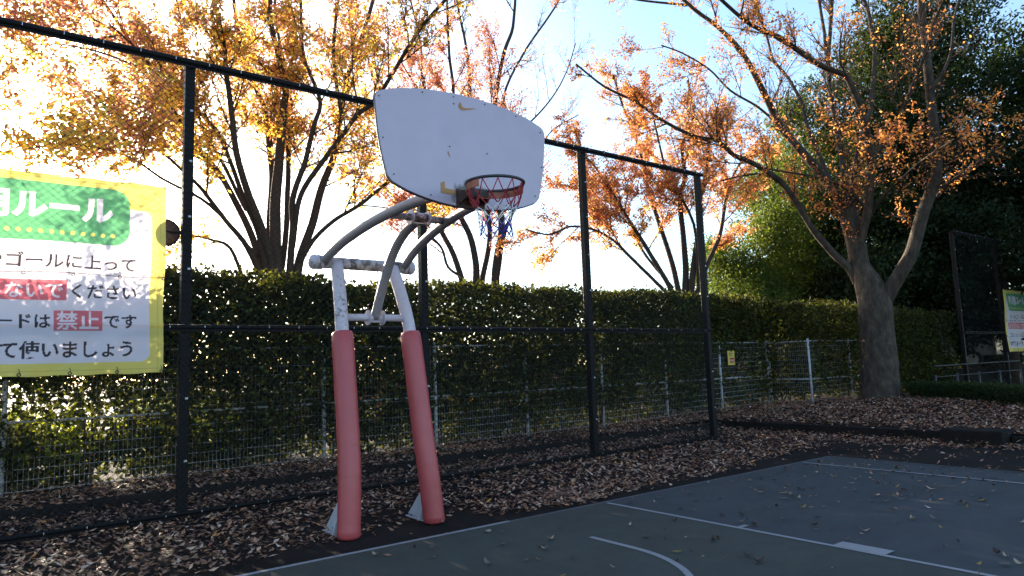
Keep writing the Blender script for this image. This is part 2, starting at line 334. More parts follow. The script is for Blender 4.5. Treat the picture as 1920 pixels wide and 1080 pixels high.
def kerb(name, x0, y0, x1, y1, h):
    b = MB(); n = max(1, int(max(x1-x0, y1-y0)/.9)); 
    for i in range(n):
        if x1-x0 > y1-y0:
            w = (x1-x0)/n; b.box((x0+(i+.5)*w, (y0+y1)/2, h/2-.05), (w-.008, y1-y0, h+.1))
        else:
            w = (y1-y0)/n; b.box(((x0+x1)/2, y0+(i+.5)*w, h/2-.05), (x1-x0, w-.008, h+.1))
    return props(b.build(name, conc, bevel=.012), kind='structure')
kerb('kerb', -10, 9.58, 13.02, 9.78, .135); kerb('side_kerb', 13.03, 5.12, 13.21, 9.78, .18); kerb('near_side_kerb', 13.10, -8, 13.28, 4.18, .15)
b = MB(); b.box((13.12, 4.65, .10), (.62, .90, .25)); b.box((13.12, 4.65, .231), (.54, .82, .008))
props(b.build('concrete_block', conc, bevel=.02), 'low dark concrete block set into the kerb line at the right edge of the court', 'concrete block')

# ------------------------------------------------------------------ fallen leaves
BROWN = .86*np.array([[.42, .215, .135], [.24, .12, .08], [.56, .33, .21], [.08, .04, .03], [.60, .43, .32], [.60, .26, .09]])
def litter_cols(n, pal=BROWN, p=(.27, .27, .15, .19, .09, .03)):
    return pal[rng.choice(len(pal), n, p=p)]*rng.uniform(.65, 1.25, (n, 1))
def litter(n, xr, yr, keep, zf, size=(.032, .095), lift=.035):
    P = np.stack([rng.uniform(*xr, n), rng.uniform(*yr, n)], 1); P = P[keep(P[:, 0], P[:, 1]) > rng.random(n)]; n = len(P)
    z = zf(P[:, 0], P[:, 1])+.006+rng.random(n)**2*lift
    a = rng.uniform(0, 6.283, n); tilt = rng.normal(0, .28, n)
    D = np.stack([np.cos(a), np.sin(a), tilt], 1); Nn = np.stack([rng.normal(0, .35, n), rng.normal(0, .35, n), np.ones(n)], 1)
    L = rng.uniform(*size, n); Wd = L*rng.uniform(.34, .52, n)
    return leaf_arrays(np.column_stack([P, z]), D, Nn, L, Wd, litter_cols(n), fold=rng.uniform(-.3, .35, n)[:, None], curl=rng.uniform(-.05, .3, n)[:, None])
def nz(x, y, s): return fnoise(np.column_stack([x, y, np.zeros_like(x)]), s)
def keep_front(x, y):
    # leaf carpet in front of the fence: reaches the baseline round x 4.3-7, bare asphalt behind the hoop and in the far right
    edge = 6.85-.95*np.clip((x-4.0)/.7, 0, 1)+.16*np.maximum(0, x-8.6)+.16*nz(x, y*0, 1.1)+.10*nz(x, y, 5)
    edge = np.where(x < 2.6, 6.0+.2*nz(x, y*0, 2), edge)
    d = (y-edge)/.22
    k = np.clip(d, 0, 1)
    bare = np.clip((nz(x, y*2.2, 1.0)-.42)*4, 0, 1)*(x > 4)*(y > 6.7)
    fade = np.clip(1.25-(x-9.2)/3.3, .12, 1)
    near_hoop = np.exp(-(((x-2.7)/.45)**2+((y-6.45)/.22)**2))+np.exp(-(((x-3.62)/.42)**2+((y-6.5)/.2)**2))
    return np.clip(np.maximum(k*(1-.9*bare)*fade, near_hoop)+.012, 0, 1)
zero = lambda x, y: np.zeros_like(x)
parts = [litter(23000, (-2.5, 13), (5.3, 9.56), keep_front, zero),
         litter(2600, (4.2, 7.2), (5.55, 6.6), lambda x, y: np.clip(1-np.abs(x-5.6)/1.6+.5*nz(x, y, 5), 0, 1)*(y > 5.75+.5*np.abs(x-5.3)*.4), zero),
         litter(12000, (-2.5, 17.5), (9.8, 11.4), lambda x, y: .95-.3*(nz(x, y, 2) > .5), ground_h, lift=.05),
         litter(17000, (13.25, 21), (3.2, 10.2), lambda x, y: .95-.35*(nz(x, y, 1.3) > .6), ground_h, size=(.05, .095), lift=.05),
         litter(1800, (12.55, 13.04), (-1, 9.5), lambda x, y: np.clip((x-12.5)/.45+.35*nz(x, y, 3), 0, 1), zero, lift=.09),
         litter(2600, (-2.5, 13.0), (9.25, 9.575), lambda x, y: np.clip((y-9.2)/.3+.3*nz(x, y, 2), 0, 1), zero, lift=.08),
         litter(1500, (-2.5, 13.0), (9.56, 9.80), lambda x, y: .45+.5*nz(x, y, 1.2), lambda x, y: 0*x+.135, lift=.02),
         litter(900, (12.95, 13.3), (-1, 9.6), lambda x, y: .35+.5*nz(x, y, 1.6), lambda x, y: 0*x+.182, lift=.02),
         litter(3200, (11.8, 13.05), (3.8, 9.5), lambda x, y: np.clip((x-11.9)/1.0+.5*nz(x, y, 2.5), 0, 1), zero),
         litter(900, (10.35, 12.2), (2.8, 9.5), lambda x, y: .35+.4*nz(x, y, 1.6), zero),
         litter(420, (7.0, 10.3), (3.0, 5.62), lambda x, y: .30+.4*nz(x, y, 2.0), zero, size=(.03, .07), lift=.01),
         litter(120, (-2.5, 5.5), (2.0, 5.6), lambda x, y: .3+0*x, zero, size=(.025, .05), lift=.01)]
props(leaf_object('fallen_leaves', parts, M['dead_leaf']), 'brown fallen leaves carpeting the ground round the fence and kerb', 'leaf litter', kind='stuff')
def court_leaves():
    pal = [('pale tan', (.36, .27, .18)), ('dark brown', (.055, .032, .022)), ('yellow-brown', (.27, .19, .06)), ('grey-brown', (.14, .11, .09))]
    for i in range(220):
        if i < 50: x, y = rng.uniform(1.6, 5.3), rng.uniform(3.0, 5.5)
        else: x, y = rng.uniform(5.55, 9.9), rng.uniform(1.6, 5.5)
        k = int(rng.choice(4, p=[.2, .42, .08, .3])); n = 9; L = rng.uniform(.045, .10); w = L*rng.uniform(.3, .5); cu = rng.uniform(.08, .42); fo = rng.uniform(.1, .4)
        V = []; Fc = []
        for j in range(n):
            t = j/(n-1); ww = w*.5*math.sin(math.pi*t**.8)**.8+.0004
            zc = cu*L*(2*t-1)**2
            V += [(t*L-L/2, -ww, zc+fo*ww), (t*L-L/2, 0, zc), (t*L-L/2, ww, zc+fo*ww)]
            if j: q = j*3; Fc += [(q-3, q-2, q+1, q), (q-2, q-1, q+2, q+1)]
        tint = np.tile(np.array(pal[k][1])*rng.uniform(.75, 1.2), (len(V), 1))
        o = np_mesh('fallen_leaf', np.array(V), np.array(Fc), 4, M['dead_leaf'], tint, smooth=True)
        o.location = (x, y, .0165); o.rotation_euler = (rng.normal(0, .12), rng.normal(0, .1), rng.uniform(0, 6.28))
        surf = 'green lane paint' if x < 5.46 else 'blue court paint'
        props(o, f'{pal[k][0]} curled dry leaf lying loose on the {surf}', 'fallen leaf', f'{pal[k][0]} leaves scattered on the {surf}')
court_leaves()

# ------------------------------------------------------------------ basketball hoop
HX = 3.19
hoop = props(empty('basketball_hoop', (HX, 6.4, 0)), 'outdoor basketball hoop with white fan backboard on two red-padded poles', 'basketball hoop')
def hp(p): return (p[0]-HX, p[1]-6.4, p[2])
def catmull(P, n=8):
    P = [np.array(p, float) for p in P]; P = [2*P[0]-P[1]]+P+[2*P[-1]-P[-2]]; o = []
    for i in range(1, len(P)-2):
        for k in range(n):
            t = k/n; a, b_, c, d = P[i-1], P[i], P[i+1], P[i+2]
            o.append(.5*((2*b_)+(-a+c)*t+(2*a-5*b_+4*c-d)*t*t+(-a+3*b_-3*c+d)*t**3))
    o.append(P[-2]); return o
for s in (-1, 1):
    leg_pts = [(HX+s*.457, 6.19, 0), (HX+s*.425, 6.235, .5), (HX+s*.405, 6.30, .9), (HX+s*.38, 6.48, 1.9), (HX+s*.352, 6.60, 2.3), (HX+s*.322, 6.745, 2.64)]
    C_ = catmull([hp(p) for p in leg_pts], 7)
    leg = MB().tube(C_, .066, 20).build('leg', M['white_pole'], hoop)
    pc = [C_[0]+np.array([0, 0, .02])]+[p for p in C_ if .05 < p[2] < 1.955]
    pr = [.118]*len(pc); pr[0] = .112; pr[-1] = .100
    pc2 = [pc[0]-np.array([0, 0, .012])]+pc+[pc[-1]+(pc[-1]-pc[-2])*.18]
    pad = MB().tube(pc2, [.094]+[.108+.0018*math.sin(i*2.3) for i in range(len(pc))]+[.094], 28).build('leg_pad', M['pad'], leg)
    # base plate and rear gusset
    bp = MB(); x = HX+s*.457
    bp.box(hp((x, 6.50, .006)), (.10, .40, .012))
    bp.add([hp((x-.008, 6.26, .02)), hp((x-.008, 6.72, .02)), hp((x-.008, 6.30, .42)), hp((x+.008, 6.26, .02)), hp((x+.008, 6.72, .02)), hp((x+.008, 6.30, .42))], [(0, 1, 2), (5, 4, 3), (0, 3, 4, 1), (1, 4, 5, 2), (2, 5, 3, 0)])
    bp.add([hp((x-.10, 6.33, .02)), hp((x+.10, 6.33, .02)), hp((x, 6.31, .36)), hp((x-.10, 6.345, .02)), hp((x+.10, 6.345, .02)), hp((x, 6.325, .36))], [(0, 1, 2), (5, 4, 3), (0, 3, 4, 1), (1, 4, 5, 2), (2, 5, 3, 0)])
    bp.build('base_gusset', M['gusset'], leg)
    MB().tube([p+np.array([-.075*s, .078, 0]) for p in pc], .004, 5).build('pad_seam', M['dark_band'], pad)
    lb = MB(); lb.tube([hp((x-.02, 6.33, .02)), hp((x-.03, 6.345, .38)), hp((x-.035, 6.34, .55))], .006, 5); lb.build('lacing', M['dark_band'], leg)
cb = MB().tube([hp((2.66, 6.78, 2.66)), hp((3.72, 6.78, 2.66))], .062, 22)
for q in (2.95, 3.35): cb.sphere(hp((q, 6.78, 2.592)), .009, 8, 5)
cb = cb.build('crossbar', M['white_flaked'], hoop)
for s in (-1, 1):
    c = MB().sphere(hp((HX+s*.555, 6.78, 2.66)), .078, 20, 12, (.75, 1, 1)); c.tube([hp((HX+s*.47, 6.78, 2.66)), hp((HX+s*.56, 6.78, 2.66))], .074, 22); c.build('end_cap', M['white_pole'], cb)
    MB().tube([hp((HX+s*.505, 6.78, 2.66)), hp((HX+s*.513, 6.78, 2.66))], .0765, 22).build('clamp_ring', M['bolt'], cb)
lbar = MB().tube([hp((2.86, 6.53, 2.075)), hp((3.52, 6.53, 2.075))], .036, 18)
lbar.box(hp((HX, 6.53, 2.03)), (.16, .06, .012)); lbar.tube([hp((3.10, 6.50, 2.035)), hp((3.28, 6.50, 2.035))], .008, 8)
lbar = lbar.build('lower_bar', M['white_pole'], hoop)
for x in (3.11, 3.27): MB().tube([hp((x-.006, 6.53, 2.075)), hp((x+.006, 6.53, 2.075))], .078, 28).build('flange_disc', M['white_pole'], lbar)
ubar = MB().tube([hp((2.90, 5.58, 2.94)), hp((3.48, 5.58, 2.94))], .034, 18); ubar.tube([hp((3.115, 5.58, 2.945)), hp((3.265, 5.58, 2.945))], .046, 18)
ubar.box(hp((HX, 5.55, 2.877)), (.17, .07, .014))
for q in (3.14, 3.24): ubar.sphere(hp((q, 5.53, 2.866)), .010, 8, 5)
ubar = ubar.build('upper_bar', M['white_flaked'], hoop)
for x in (3.10, 3.28): MB().tube([hp((x-.008, 5.58, 2.94)), hp((x+.008, 5.58, 2.94))], .070, 26).build('clamp_disc', M['white_pole'], ubar)
armL = [(2.722, 6.76, 2.667), (2.775, 6.40, 2.805), (2.827, 6.03, 2.892), (2.877, 5.68, 2.950), (2.926, 5.32, 2.982), (2.97, 5.02, 2.99), (3.00, 4.83, 2.985)]
for s in (-1, 1):
    pts = [hp((HX+(-s)*(p[0]-HX), p[1], p[2]-(.03 if s > 0 else 0)*min(1, (6.76-p[1])/1.2))) for p in armL]
    MB().tube(catmull(pts, 6), .047, 18).build('support_arm', M['grey_arm'], hoop)
MB().tube(catmull([hp(p) for p in [(3.19, 6.532, 2.075), (3.19, 6.42, 2.263), (3.19, 6.285, 2.467), (3.19, 6.11, 2.686), (3.19, 5.88, 2.845), (3.19, 5.62, 2.925)]], 6), .047, 18).build('link_arm', M['grey_arm'], hoop)
# backboard
half = [(0, 3.835), (.14, 3.833), (.39, 3.812), (.64, 3.768), (.77, 3.726), (.826, 3.700), (.846, 3.672), (.852, 3.63), (.845, 3.53), (.815, 3.28), (.765, 3.060), (.750, 3.025), (.722, 2.995), (.68, 2.975), (.55, 2.928), (.37, 2.889), (.19, 2.866), (0, 2.860)]
def smooth_out(P):
    c = catmull([(a, 0, b_) for a, b_ in P], 3); return [(p[0], p[2]) for p in c]
hs = smooth_out(half); outl = hs+[(-x, z) for x, z in hs[::-1]][1:-1]
YB = 4.72
def board_mat():
    m = worn_paint('white_board', (.56, .45, .53), (.50, .405, .475), 3.5, .62, .2, rough=.36); N = m.node_tree.nodes; L = m.node_tree.links; b = N['Principled BSDF']
    src = b.inputs['Base Color'].links[0].from_socket
    tc = N.new('ShaderNodeTexCoord'); mp = N.new('ShaderNodeMapping'); mp.inputs['Location'].default_value = (.0, 1.66, -2.975); L.new(tc.outputs['Object'], mp.inputs[0])
    mp2 = N.new('ShaderNodeMapping'); mp2.inputs['Scale'].default_value = (4.6, .5, 7.0); L.new(mp.outputs[0], mp2.inputs[0])
    ln = N.new('ShaderNodeVectorMath'); ln.operation = 'LENGTH'; L.new(mp2.outputs[0], ln.inputs[0])
    n = N.new('ShaderNodeTexNoise'); n.inputs['Scale'].default_value = 11; n.inputs['Detail'].default_value = 8; L.new(tc.outputs['Object'], n.inputs[0])
    a = N.new('ShaderNodeMath'); a.operation = 'MULTIPLY_ADD'; L.new(n.outputs[0], a.inputs[0]); a.inputs[1].default_value = -1.6; L.new(ln.outputs['Value'], a.inputs[2])
    r = N.new('ShaderNodeMapRange'); r.inputs[1].default_value = .02; r.inputs[2].default_value = -.35; L.new(a.outputs[0], r.inputs[0])
    mx = N.new('ShaderNodeMix'); mx.data_type = 'RGBA'; L.new(r.outputs[0], mx.inputs[0]); L.new(src, mx.inputs[6]); mx.inputs[7].default_value = (.10, .085, .075, 1); L.new(mx.outputs[2], b.inputs['Base Color'])
    return m
board = MB().prism([(x, z) for x, z in outl], YB-6.4, YB-6.4+.035).build('backboard', board_mat(), hoop, bevel=.004)
edge = MB().tube([(x*.992, YB-6.4+.028, 3.35+(z-3.35)*.988) for x, z in outl]+[(outl[0][0]*.992, YB-6.4+.028, 3.35+(outl[0][1]-3.35)*.988)], .014, 8, cap=False).build('rear_frame', M['bolt'], board)
yb = YB-6.4-.003
sw = [(-.150, 3.768), (-.158, 3.745), (-.150, 3.722), (-.128, 3.708), (-.095, 3.702), (-.05, 3.712), (.01, 3.731), (.075, 3.757), (.135, 3.785), (.06, 3.757), (.0, 3.738), (-.05, 3.726), (-.09, 3.724), (-.112, 3.733), (-.118, 3.750), (-.108, 3.775), (-.100, 3.790), (-.125, 3.785)]
swn = [(-.118, 3.777), (-.1400, 3.742), (-.138, 3.713), (-.117, 3.694), (-.08, 3.690), (-.035, 3.700), (.11, 3.745), (-.03, 3.723), (-.065, 3.720), (-.090, 3.729), (-.098, 3.747)]
MB().prism([(x*.72+.01, 3.735+(z-3.735)*.78) for x, z in swn], yb+.002, yb-.001).build('logo', M['ochre'], board)
bo = []
for x, z in [(-.83, 3.66), (-.44, 3.775), (-.14, 3.80), (.18, 3.80), (.52, 3.76), (.80, 3.66), (-.80, 3.33), (.80, 3.33), (-.71, 3.05), (.71, 3.05), (-.38, 2.925), (.38, 2.925), (-.19, 3.36), (.19, 3.36), (-.14, 3.74)]:
    MB().tube([(x, yb+.004, z), (x, yb-.004, z)], .0065, 8).build('bolt', M['bolt'], board)
MB().prism([(-.285, 2.955), (-.15, 2.950), (-.15, 2.995), (-.245, 3.0), (-.247, 3.055), (-.285, 3.04)], yb+.002, yb-.0005).build('target_corner', M['ochre'], board)
MB().prism([(-.205, 3.32), (-.195, 3.29), (-.190, 3.27), (-.20, 3.28), (-.212, 3.31)], yb+.002, yb-.0005).build('tape_scrap', M['ochre'], board)
# rim
RC = np.array([0.0, 4.36-6.4, 2.985]); RR = .232
rim = MB().tube([RC+np.array([RR*math.cos(a), RR*math.sin(a), .0]) for a in np.linspace(0, 2*math.pi, 49)], .0125, 10, cap=False).build('rim', M['rim_black'], hoop)
band = MB(); n = 36; vs = []
for i in range(n+1):
    a = math.pi*(-.12)+math.pi*1.24*i/n
    for rr, z in ((RR-.002, -.008), (RR-.002, -.068), (RR+.004, -.068), (RR+.004, -.008)): vs.append(RC+np.array([rr*math.cos(a), rr*math.sin(a), z]))
band.add(vs, [(4*i+k, 4*i+(k+1) % 4, 4*i+4+(k+1) % 4, 4*i+4+k) for i in range(n) for k in range(4)]+[(0, 1, 2, 3), (4*n+3, 4*n+2, 4*n+1, 4*n)])
band.build('rim_band', M['orange_steel'], rim)
br = MB(); y0 = RC[1]+RR-.02; y1 = yb
br.add([(-.13, y1, 2.985), (.13, y1, 2.985), (.10, y0, 2.980), (-.10, y0, 2.980), (-.13, y1, 2.88), (.13, y1, 2.88), (.10, y0, 2.925), (-.10, y0, 2.925)], [(0, 3, 2, 1), (0, 4, 7, 3), (1, 2, 6, 5), (2, 3, 7, 6)])
br.box((0, y1-.006, 2.93), (.28, .012, .15)); br.box((0, (y0+y1)/2+.02, 2.905), (.05, y1-y0-.05, .05))
for x in (-.09, .09):
    for z in (2.875, 2.97): br.tube([(x, y1-.01, z), (x, y1-.022, z)], .011, 6)
br.build('rim_bracket', M['rust'], rim)
# net: 12 loops, knotted diamonds, red / white / blue
nb = MB(); K = 12; rows = [(RR, -.012), (.205, -.13), (.165, -.20), (.140, -.25), (.128, -.30), (.125, -.345), (.128, -.39), (.132, -.43)]
def npnt(r_i, k):
    rr, z = rows[r_i]; a = 2*math.pi*(k+(.5 if r_i % 2 else 0))/K; w = .010*math.sin(5*a+r_i*1.9) if r_i > 1 else 0
    return RC+np.array([(rr+w)*math.cos(a+w*2), (rr+w)*math.sin(a+w*2), z+.012*math.sin(3*a+r_i) if r_i > 1 else z])
for r_i in range(len(rows)-1):
    for k in range(K):
        a = npnt(r_i, k); mi = 0 if r_i < 2 else (1 if r_i < 4 else 2)
        for dk in ((0, -1) if r_i % 2 == 0 else (0, 1)):
            b_ = npnt(r_i+1, k+dk); mid = (a+b_)/2+np.array([0, 0, -.004]); nb.tube([a, mid, b_], .0046 if r_i < 2 else .0036, 5, mi)
        if r_i: nb.sphere(a, .0055, 6, 4, mi=mi)
for k in range(0, K): nb.tube([npnt(7, k), npnt(7, k)+np.array([.006*math.sin(k), .005, -.02-.012*(k % 3)])], .0026, 4, 2)
nb.build('net', [M['net_red'], M['net_white'], M['net_blue']], rim, fix=False)

# ------------------------------------------------------------------ chain link fence
def chain_panel(x0, x1, z0, z1, y, pitch, r, parent, z_wob=0):
    b = MB(); w = x1-x0; h = z1-z0; s = pitch; slope = .86   # wires climb by slope*dx
    def seg(xa, za, xb, zb, yy):
        b.tube([(xa, yy, za), (xb, yy, zb)], r, 3, cap=False, smooth=False)
    k = -int(h/slope/s)-1
    while k*s < w:
        for sg in (1, -1):
            xa = k*s; pts = []
            xs_, ze = max(0, xa), None
            xe = min(w, xa+h/slope)
            if xe > xs_:
                za, zb = (xs_-xa)*slope, (xe-xa)*slope
                if sg > 0: seg(x0+xs_, z0+za, x0+xe, z0+zb, y)
                else: seg(x1-xs_, z0+za, x1-xe, z0+zb, y+r*1.6)
        k += 1
    return b.build('chain_link_panel', M['wire'], parent, fix=False)
def court_fence(xs, y, label, z0=-.03, H=5.17, pitch=.084, r=.0028, n_left=None):
    root = props(empty('chain_link_fence', (0, 0, 0)), label, 'fence')
    for i, x in enumerate(xs):
        p = MB(); p.box((x, y+.105, (H+z0)/2), (.105, .105, H-z0)); post_ = p.build('post', M['black_steel'], root, bevel=.006)
        for z in (.62, 1.3, 2.75, 3.35, 4.0, 4.6): MB().box((x+.02, y+.049, z), (.03, .008, .022)).build('mesh_clip', M['tie'], post_, fix=False)
    for nm, z, r_, yo in (('top_rail', H, .036, .02), ('middle_rail', 2.09, .026, .03), ('bottom_rail', .07, .024, .03)):
        q = MB().tube([(xs[0]-.05, y+yo, z), (xs[-1]+.06, y+yo, z)], r_, 12)
        q.box(((xs[0]+xs[-1])/2, y+yo, z-r_-.012), (xs[-1]-xs[0], .012, .024))
        x = xs[0]+.12
        while x < xs[-1]:
            q.box((x, y+yo-r_+.001, z), (.007, .009, r_*.9), mi=1); x += .36
        q.build(nm, [M['black_steel'], M['tie']], root)
    for a, c in zip(xs[:-1], xs[1:]):
        chain_panel(a+.0, c-.0, .075, 2.085, y-.004, pitch, r, root); chain_panel(a, c, 2.095, H-.02, y-.004, pitch, r, root)
    return root
court_fence([-1.4, 1.77, 4.85, 8.0, 11.13], 8.30, 'tall black chain-link fence running behind the basketball hoop')
court_fence([23.35, 26.75, 30.1], 8.30, 'distant black chain-link fence under the dark trees beyond the big grey tree', H=5.15, pitch=.11, r=.0022)

# ------------------------------------------------------------------ printed banner
def text_tris(s, size, bold, cx=None, x=None, z=0, spacing=1.0):
    cu = bpy.data.curves.new('tmp', 'FONT'); cu.body = s; cu.size = size; cu.offset = bold; cu.space_character = spacing; cu.resolution_u = 4
    o = bpy.data.objects.new('tmp', cu); COL.objects.link(o)
    dg = bpy.context.evaluated_depsgraph_get(); me = bpy.data.meshes.new_from_object(o.evaluated_get(dg)); me.calc_loop_triangles()
    v = np.array([p.co[:2] for p in me.vertices]); t = np.array([q.vertices[:] for q in me.loop_triangles])
    bpy.data.objects.remove(o); bpy.data.curves.remove(cu); bpy.data.meshes.remove(me)
    return v, t
def paint_tris(img, gx, gz, v, t, col):
    dx = gx[1]-gx[0]; dz = gz[1]-gz[0]
    for a, b_, c in v[t]:
        x0, x1 = min(a[0], b_[0], c[0]), max(a[0], b_[0], c[0]); z0, z1 = min(a[1], b_[1], c[1]), max(a[1], b_[1], c[1])
        i0, i1 = max(0, int((x0-gx[0])/dx)), min(len(gx)-1, int((x1-gx[0])/dx)+1); j0, j1 = max(0, int((z0-gz[0])/dz)), min(len(gz)-1, int((z1-gz[0])/dz)+1)
        if i1 < i0 or j1 < j0: continue
        X, Z = np.meshgrid(gx[i0:i1+1], gz[j0:j1+1], indexing='ij')
        def s(p, q): return (q[0]-p[0])*(Z-p[1])-(q[1]-p[1])*(X-p[0])
        d1, d2, d3 = s(a, b_), s(b_, c), s(c, a)
        ins = ((d1 >= 0) & (d2 >= 0) & (d3 >= 0)) | ((d1 <= 0) & (d2 <= 0) & (d3 <= 0))
        img[i0:i1+1, j0:j1+1][ins] = col
YEL, WHT, GRN, RED, INK, DOT = (.80, .66, .16), (.76, .70, .76), (.12, .36, .17), (.66, .16, .19), (.05, .04, .048), (.85, .68, .16)
banner_mat = mat('printed_cloth', (.7, .7, .7), .5, attr='tint', trans=.42, spec=.25)
def place_text(s, size, bold, xr, z0, z1, img, gx, gz, col, xl):
    """fit the string between x=xl..xr, z=z0..z1"""
    v, t = text_tris(s, 1.0, bold)
    mn, mx = v.min(0), v.max(0); v = (v-mn)/(mx-mn)*np.array([xr-xl, z1-z0])+np.array([xl, z0]); paint_tris(img, gx, gz, v, t, col)
def text_row(s, xr, pitch, zc, h, bold, img, gx, gz, col):
    """equal pitch characters; every full-width glyph sits in its own cell (keeps small kana small)"""
    v, t = text_tris(s, 1.0, bold)
    sc = h/.86; cell = sc
    x0 = xr-len(s)*pitch
    v = v*np.array([pitch, sc]); v = v+np.array([x0, zc-sc*.38]); paint_tris(img, gx, gz, v, t, col)
def banner(x1, y, zt, step, label, wave=1.5):
    """right edge at x1, top at zt, 2.52 x 2.04 m"""
    Wd, Hh = 2.52, 2.045; gx = np.arange(0, Wd+1e-6, step)-Wd; gz = np.arange(0, Hh+1e-6, step)-Hh
    X, Z = np.meshgrid(gx, gz, indexing='ij'); img = np.empty(X.shape+(3,)); img[:] = YEL
    hem = (np.abs(X+.055) < .004) | (np.abs(Z+.05) < .004) | (np.abs(Z+Hh-.05) < .004); img[hem] = np.array(YEL)*.72
    def rrect(xa, za, xb, zb, r, col, sq=()):
        qx = np.clip(X, xa+r, xb-r); qz = np.clip(Z, za+r, zb-r); ins = np.hypot(X-qx, Z-qz) <= r; img[ins] = col
    rrect(-2.38, -1.92, -.135, -.30, .09, WHT)
    rrect(-2.20, -.70, -.345, -.10, .17, GRN)
    for k in range(19):
        cx = -.505-.0905*k; img[np.hypot(X-cx, Z+.60) < .020] = DOT
    text_row('利用ルール', -.50, .292, -.335, .25, .045, img, gx, gz, (.80, .74, .80))
    text_row('ボールやゴールに上って', -.270, .1655, -.895, .138, .021, img, gx, gz, INK)
    img[(X > -2.28) & (X < -.893) & (Z < -1.090) & (Z > -1.295)] = RED
    text_row('ぶらさがらないで', -.915, .165, -1.192, .150, .016, img, gx, gz, (.80, .74, .80))
    text_row('ください', -.250, .158, -1.195, .138, .021, img, gx, gz, INK)
    img[(X > -.995) & (X < -.572) & (Z < -1.393) & (Z > -1.598)] = RED
    text_row('スケートボードは', -1.015, .150, -1.500, .138, .021, img, gx, gz, INK)
    text_row('禁止', -.595, .190, -1.495, .168, .016, img, gx, gz, (.80, .74, .80))
    text_row('です', -.255, .155, -1.500, .140, .021, img, gx, gz, INK)
    text_row('ゆずりあって使いましょう', -.272, .167, -1.785, .155, .024, img, gx, gz, INK)
    P = np.stack([X, np.zeros_like(X), Z], -1).reshape(-1, 3)
    wv = .012*np.sin((P[:, 0]*1.7+P[:, 2]*1.1)*3.1)+.010*fnoise(P, 3.0)+.022*np.exp(-((P[:, 0]*.8-P[:, 2]*.75-.72)/.10)**2)*np.clip(-P[:, 2]-1.0, 0, 1)-.018*np.exp(-((P[:, 0]*.8-P[:, 2]*.75-.92)/.12)**2)*np.clip(-P[:, 2]-1.0, 0, 1)
    wv += .010*np.exp(-((P[:, 2]+1.02)/.015)**2)-.012*np.exp(-((P[:, 2]+1.53)/.02)**2)
    V = P.copy(); V[:, 1] = wv*wave-.03; V[:, 2] += .018*np.sin(P[:, 0]*math.pi*2/.42)*np.exp((P[:, 2])/.03)*.4-.010*np.sin(P[:, 0]*math.pi*2/.42)*np.exp(-(P[:, 2]+Hh)/.03)*.5
    V[:, 0] += .006*np.sin(P[:, 2]*6)
    nx, nz_ = len(gx), len(gz); I = np.arange(nx*nz_).reshape(nx, nz_)
    Fq = np.stack([I[:-1, :-1], I[1:, :-1], I[1:, 1:], I[:-1, 1:]], -1).reshape(-1, 4)
    root = props(empty('banner', (x1, y, zt)), label, 'banner')
    c = np_mesh('cloth', V, Fq, 4, banner_mat, img.reshape(-1, 3), root, smooth=True)
    # cord along the middle seam, eyelet hooks
    cd = MB().tube([(x, -.052-.006*math.sin(x*9), -1.02+.010*math.sin(x*5)) for x in np.linspace(-Wd+.02, .03, 40)], .0035, 5); cd.build('seam_cord', M['dark_band'], root)
    for z in (-.015, -1.03, -Hh+.02):
        for k in range(7):
            x = -.015-.415*k
            e = MB().tube([(x+.014*math.cos(a), -.050, z+.014*math.sin(a)) for a in np.linspace(0, 6.283, 11)], .0045, 5, cap=False)
            e.tube([(x, -.05, z+.01), (x+.006, -.055, z+.035), (x-.006, -.04, z+.055)], .003, 5)
            e.build('eyelet_tie', M['dark_band'], root)
    return root
banner(1.522, 8.27, 3.635, .006, 'large yellow, green and white rules banner tied to the fence left of the hoop')
b2 = banner(29.02, 8.27, 3.49, .014, 'far rules banner cut by the right edge of the photo, hung under dark trees')

# ------------------------------------------------------------------ white mesh fence with posts in front of the hedge
def white_fence(pts, label, zt=1.95, name='mesh_fence', zmid=1.03, wires=True, rm=None):
    rm = rm or M['white_fence']
    root = props(empty(name, (0, 0, 0)), label, 'fence')
    for (x, y) in pts:
        g = float(ground_h(np.array(x), np.array(y)))
        p = MB().tube([(x, y, g-.1), (x, y, zt+.05)], .030, 12); p.sphere((x, y, zt+.05), .031, 12, 6, (1, 1, .5)); p.build('post', rm, root)
    for (xa, ya), (xb, yb_) in zip(pts[:-1], pts[1:]):
        ga, gb = float(ground_h(np.array(xa), np.array(ya))), float(ground_h(np.array(xb), np.array(yb_)))
        L_ = math.hypot(xb-xa, yb_-ya); ux, uy = (xb-xa)/L_, (yb_-ya)/L_; nx, ny = uy, -ux
        if wires:
            w = MB(); n = int(L_/.055)
            for i in range(1, n):
                t = i/n; x, y = xa+(xb-xa)*t+nx*.035, ya+(yb_-ya)*t+ny*.035; g = ga+(gb-ga)*t
                w.tube([(x, y, g+.05), (x, y, zt)], .0022, 3, cap=False, smooth=False)
            m_ = 13
            for j in range(m_+1):
                t = j/m_; w.tube([(xa+nx*.040, ya+ny*.040, ga+.06+(zt-ga-.08)*t), (xb+nx*.040, yb_+ny*.040, gb+.06+(zt-gb-.08)*t)], .0028, 3, cap=False, smooth=False)
            w.build('wire_panel', M['white_wire'], root, fix=False)
        MB().tube([(xa, ya, zmid), (xb, yb_, zmid)], .017, 8).build('middle_rail', rm, root)
        MB().tube([(xa, ya, zt), (xb, yb_, zt)], .012, 8).build('top_rail', rm, root)
    return root
wp = [(.22+2.122*i, 11.05) for i in range(-1, 9)]
white_fence(wp, 'white wire-mesh fence with round posts buried in the long hedge behind the court')
white_fence([(17.25, 11.02), (17.25, 9.85), (19.35, 9.85), (21.45, 9.85)], 'short return of white wire-mesh fence stepping forward left of the big grey tree', zt=1.93, zmid=.93)
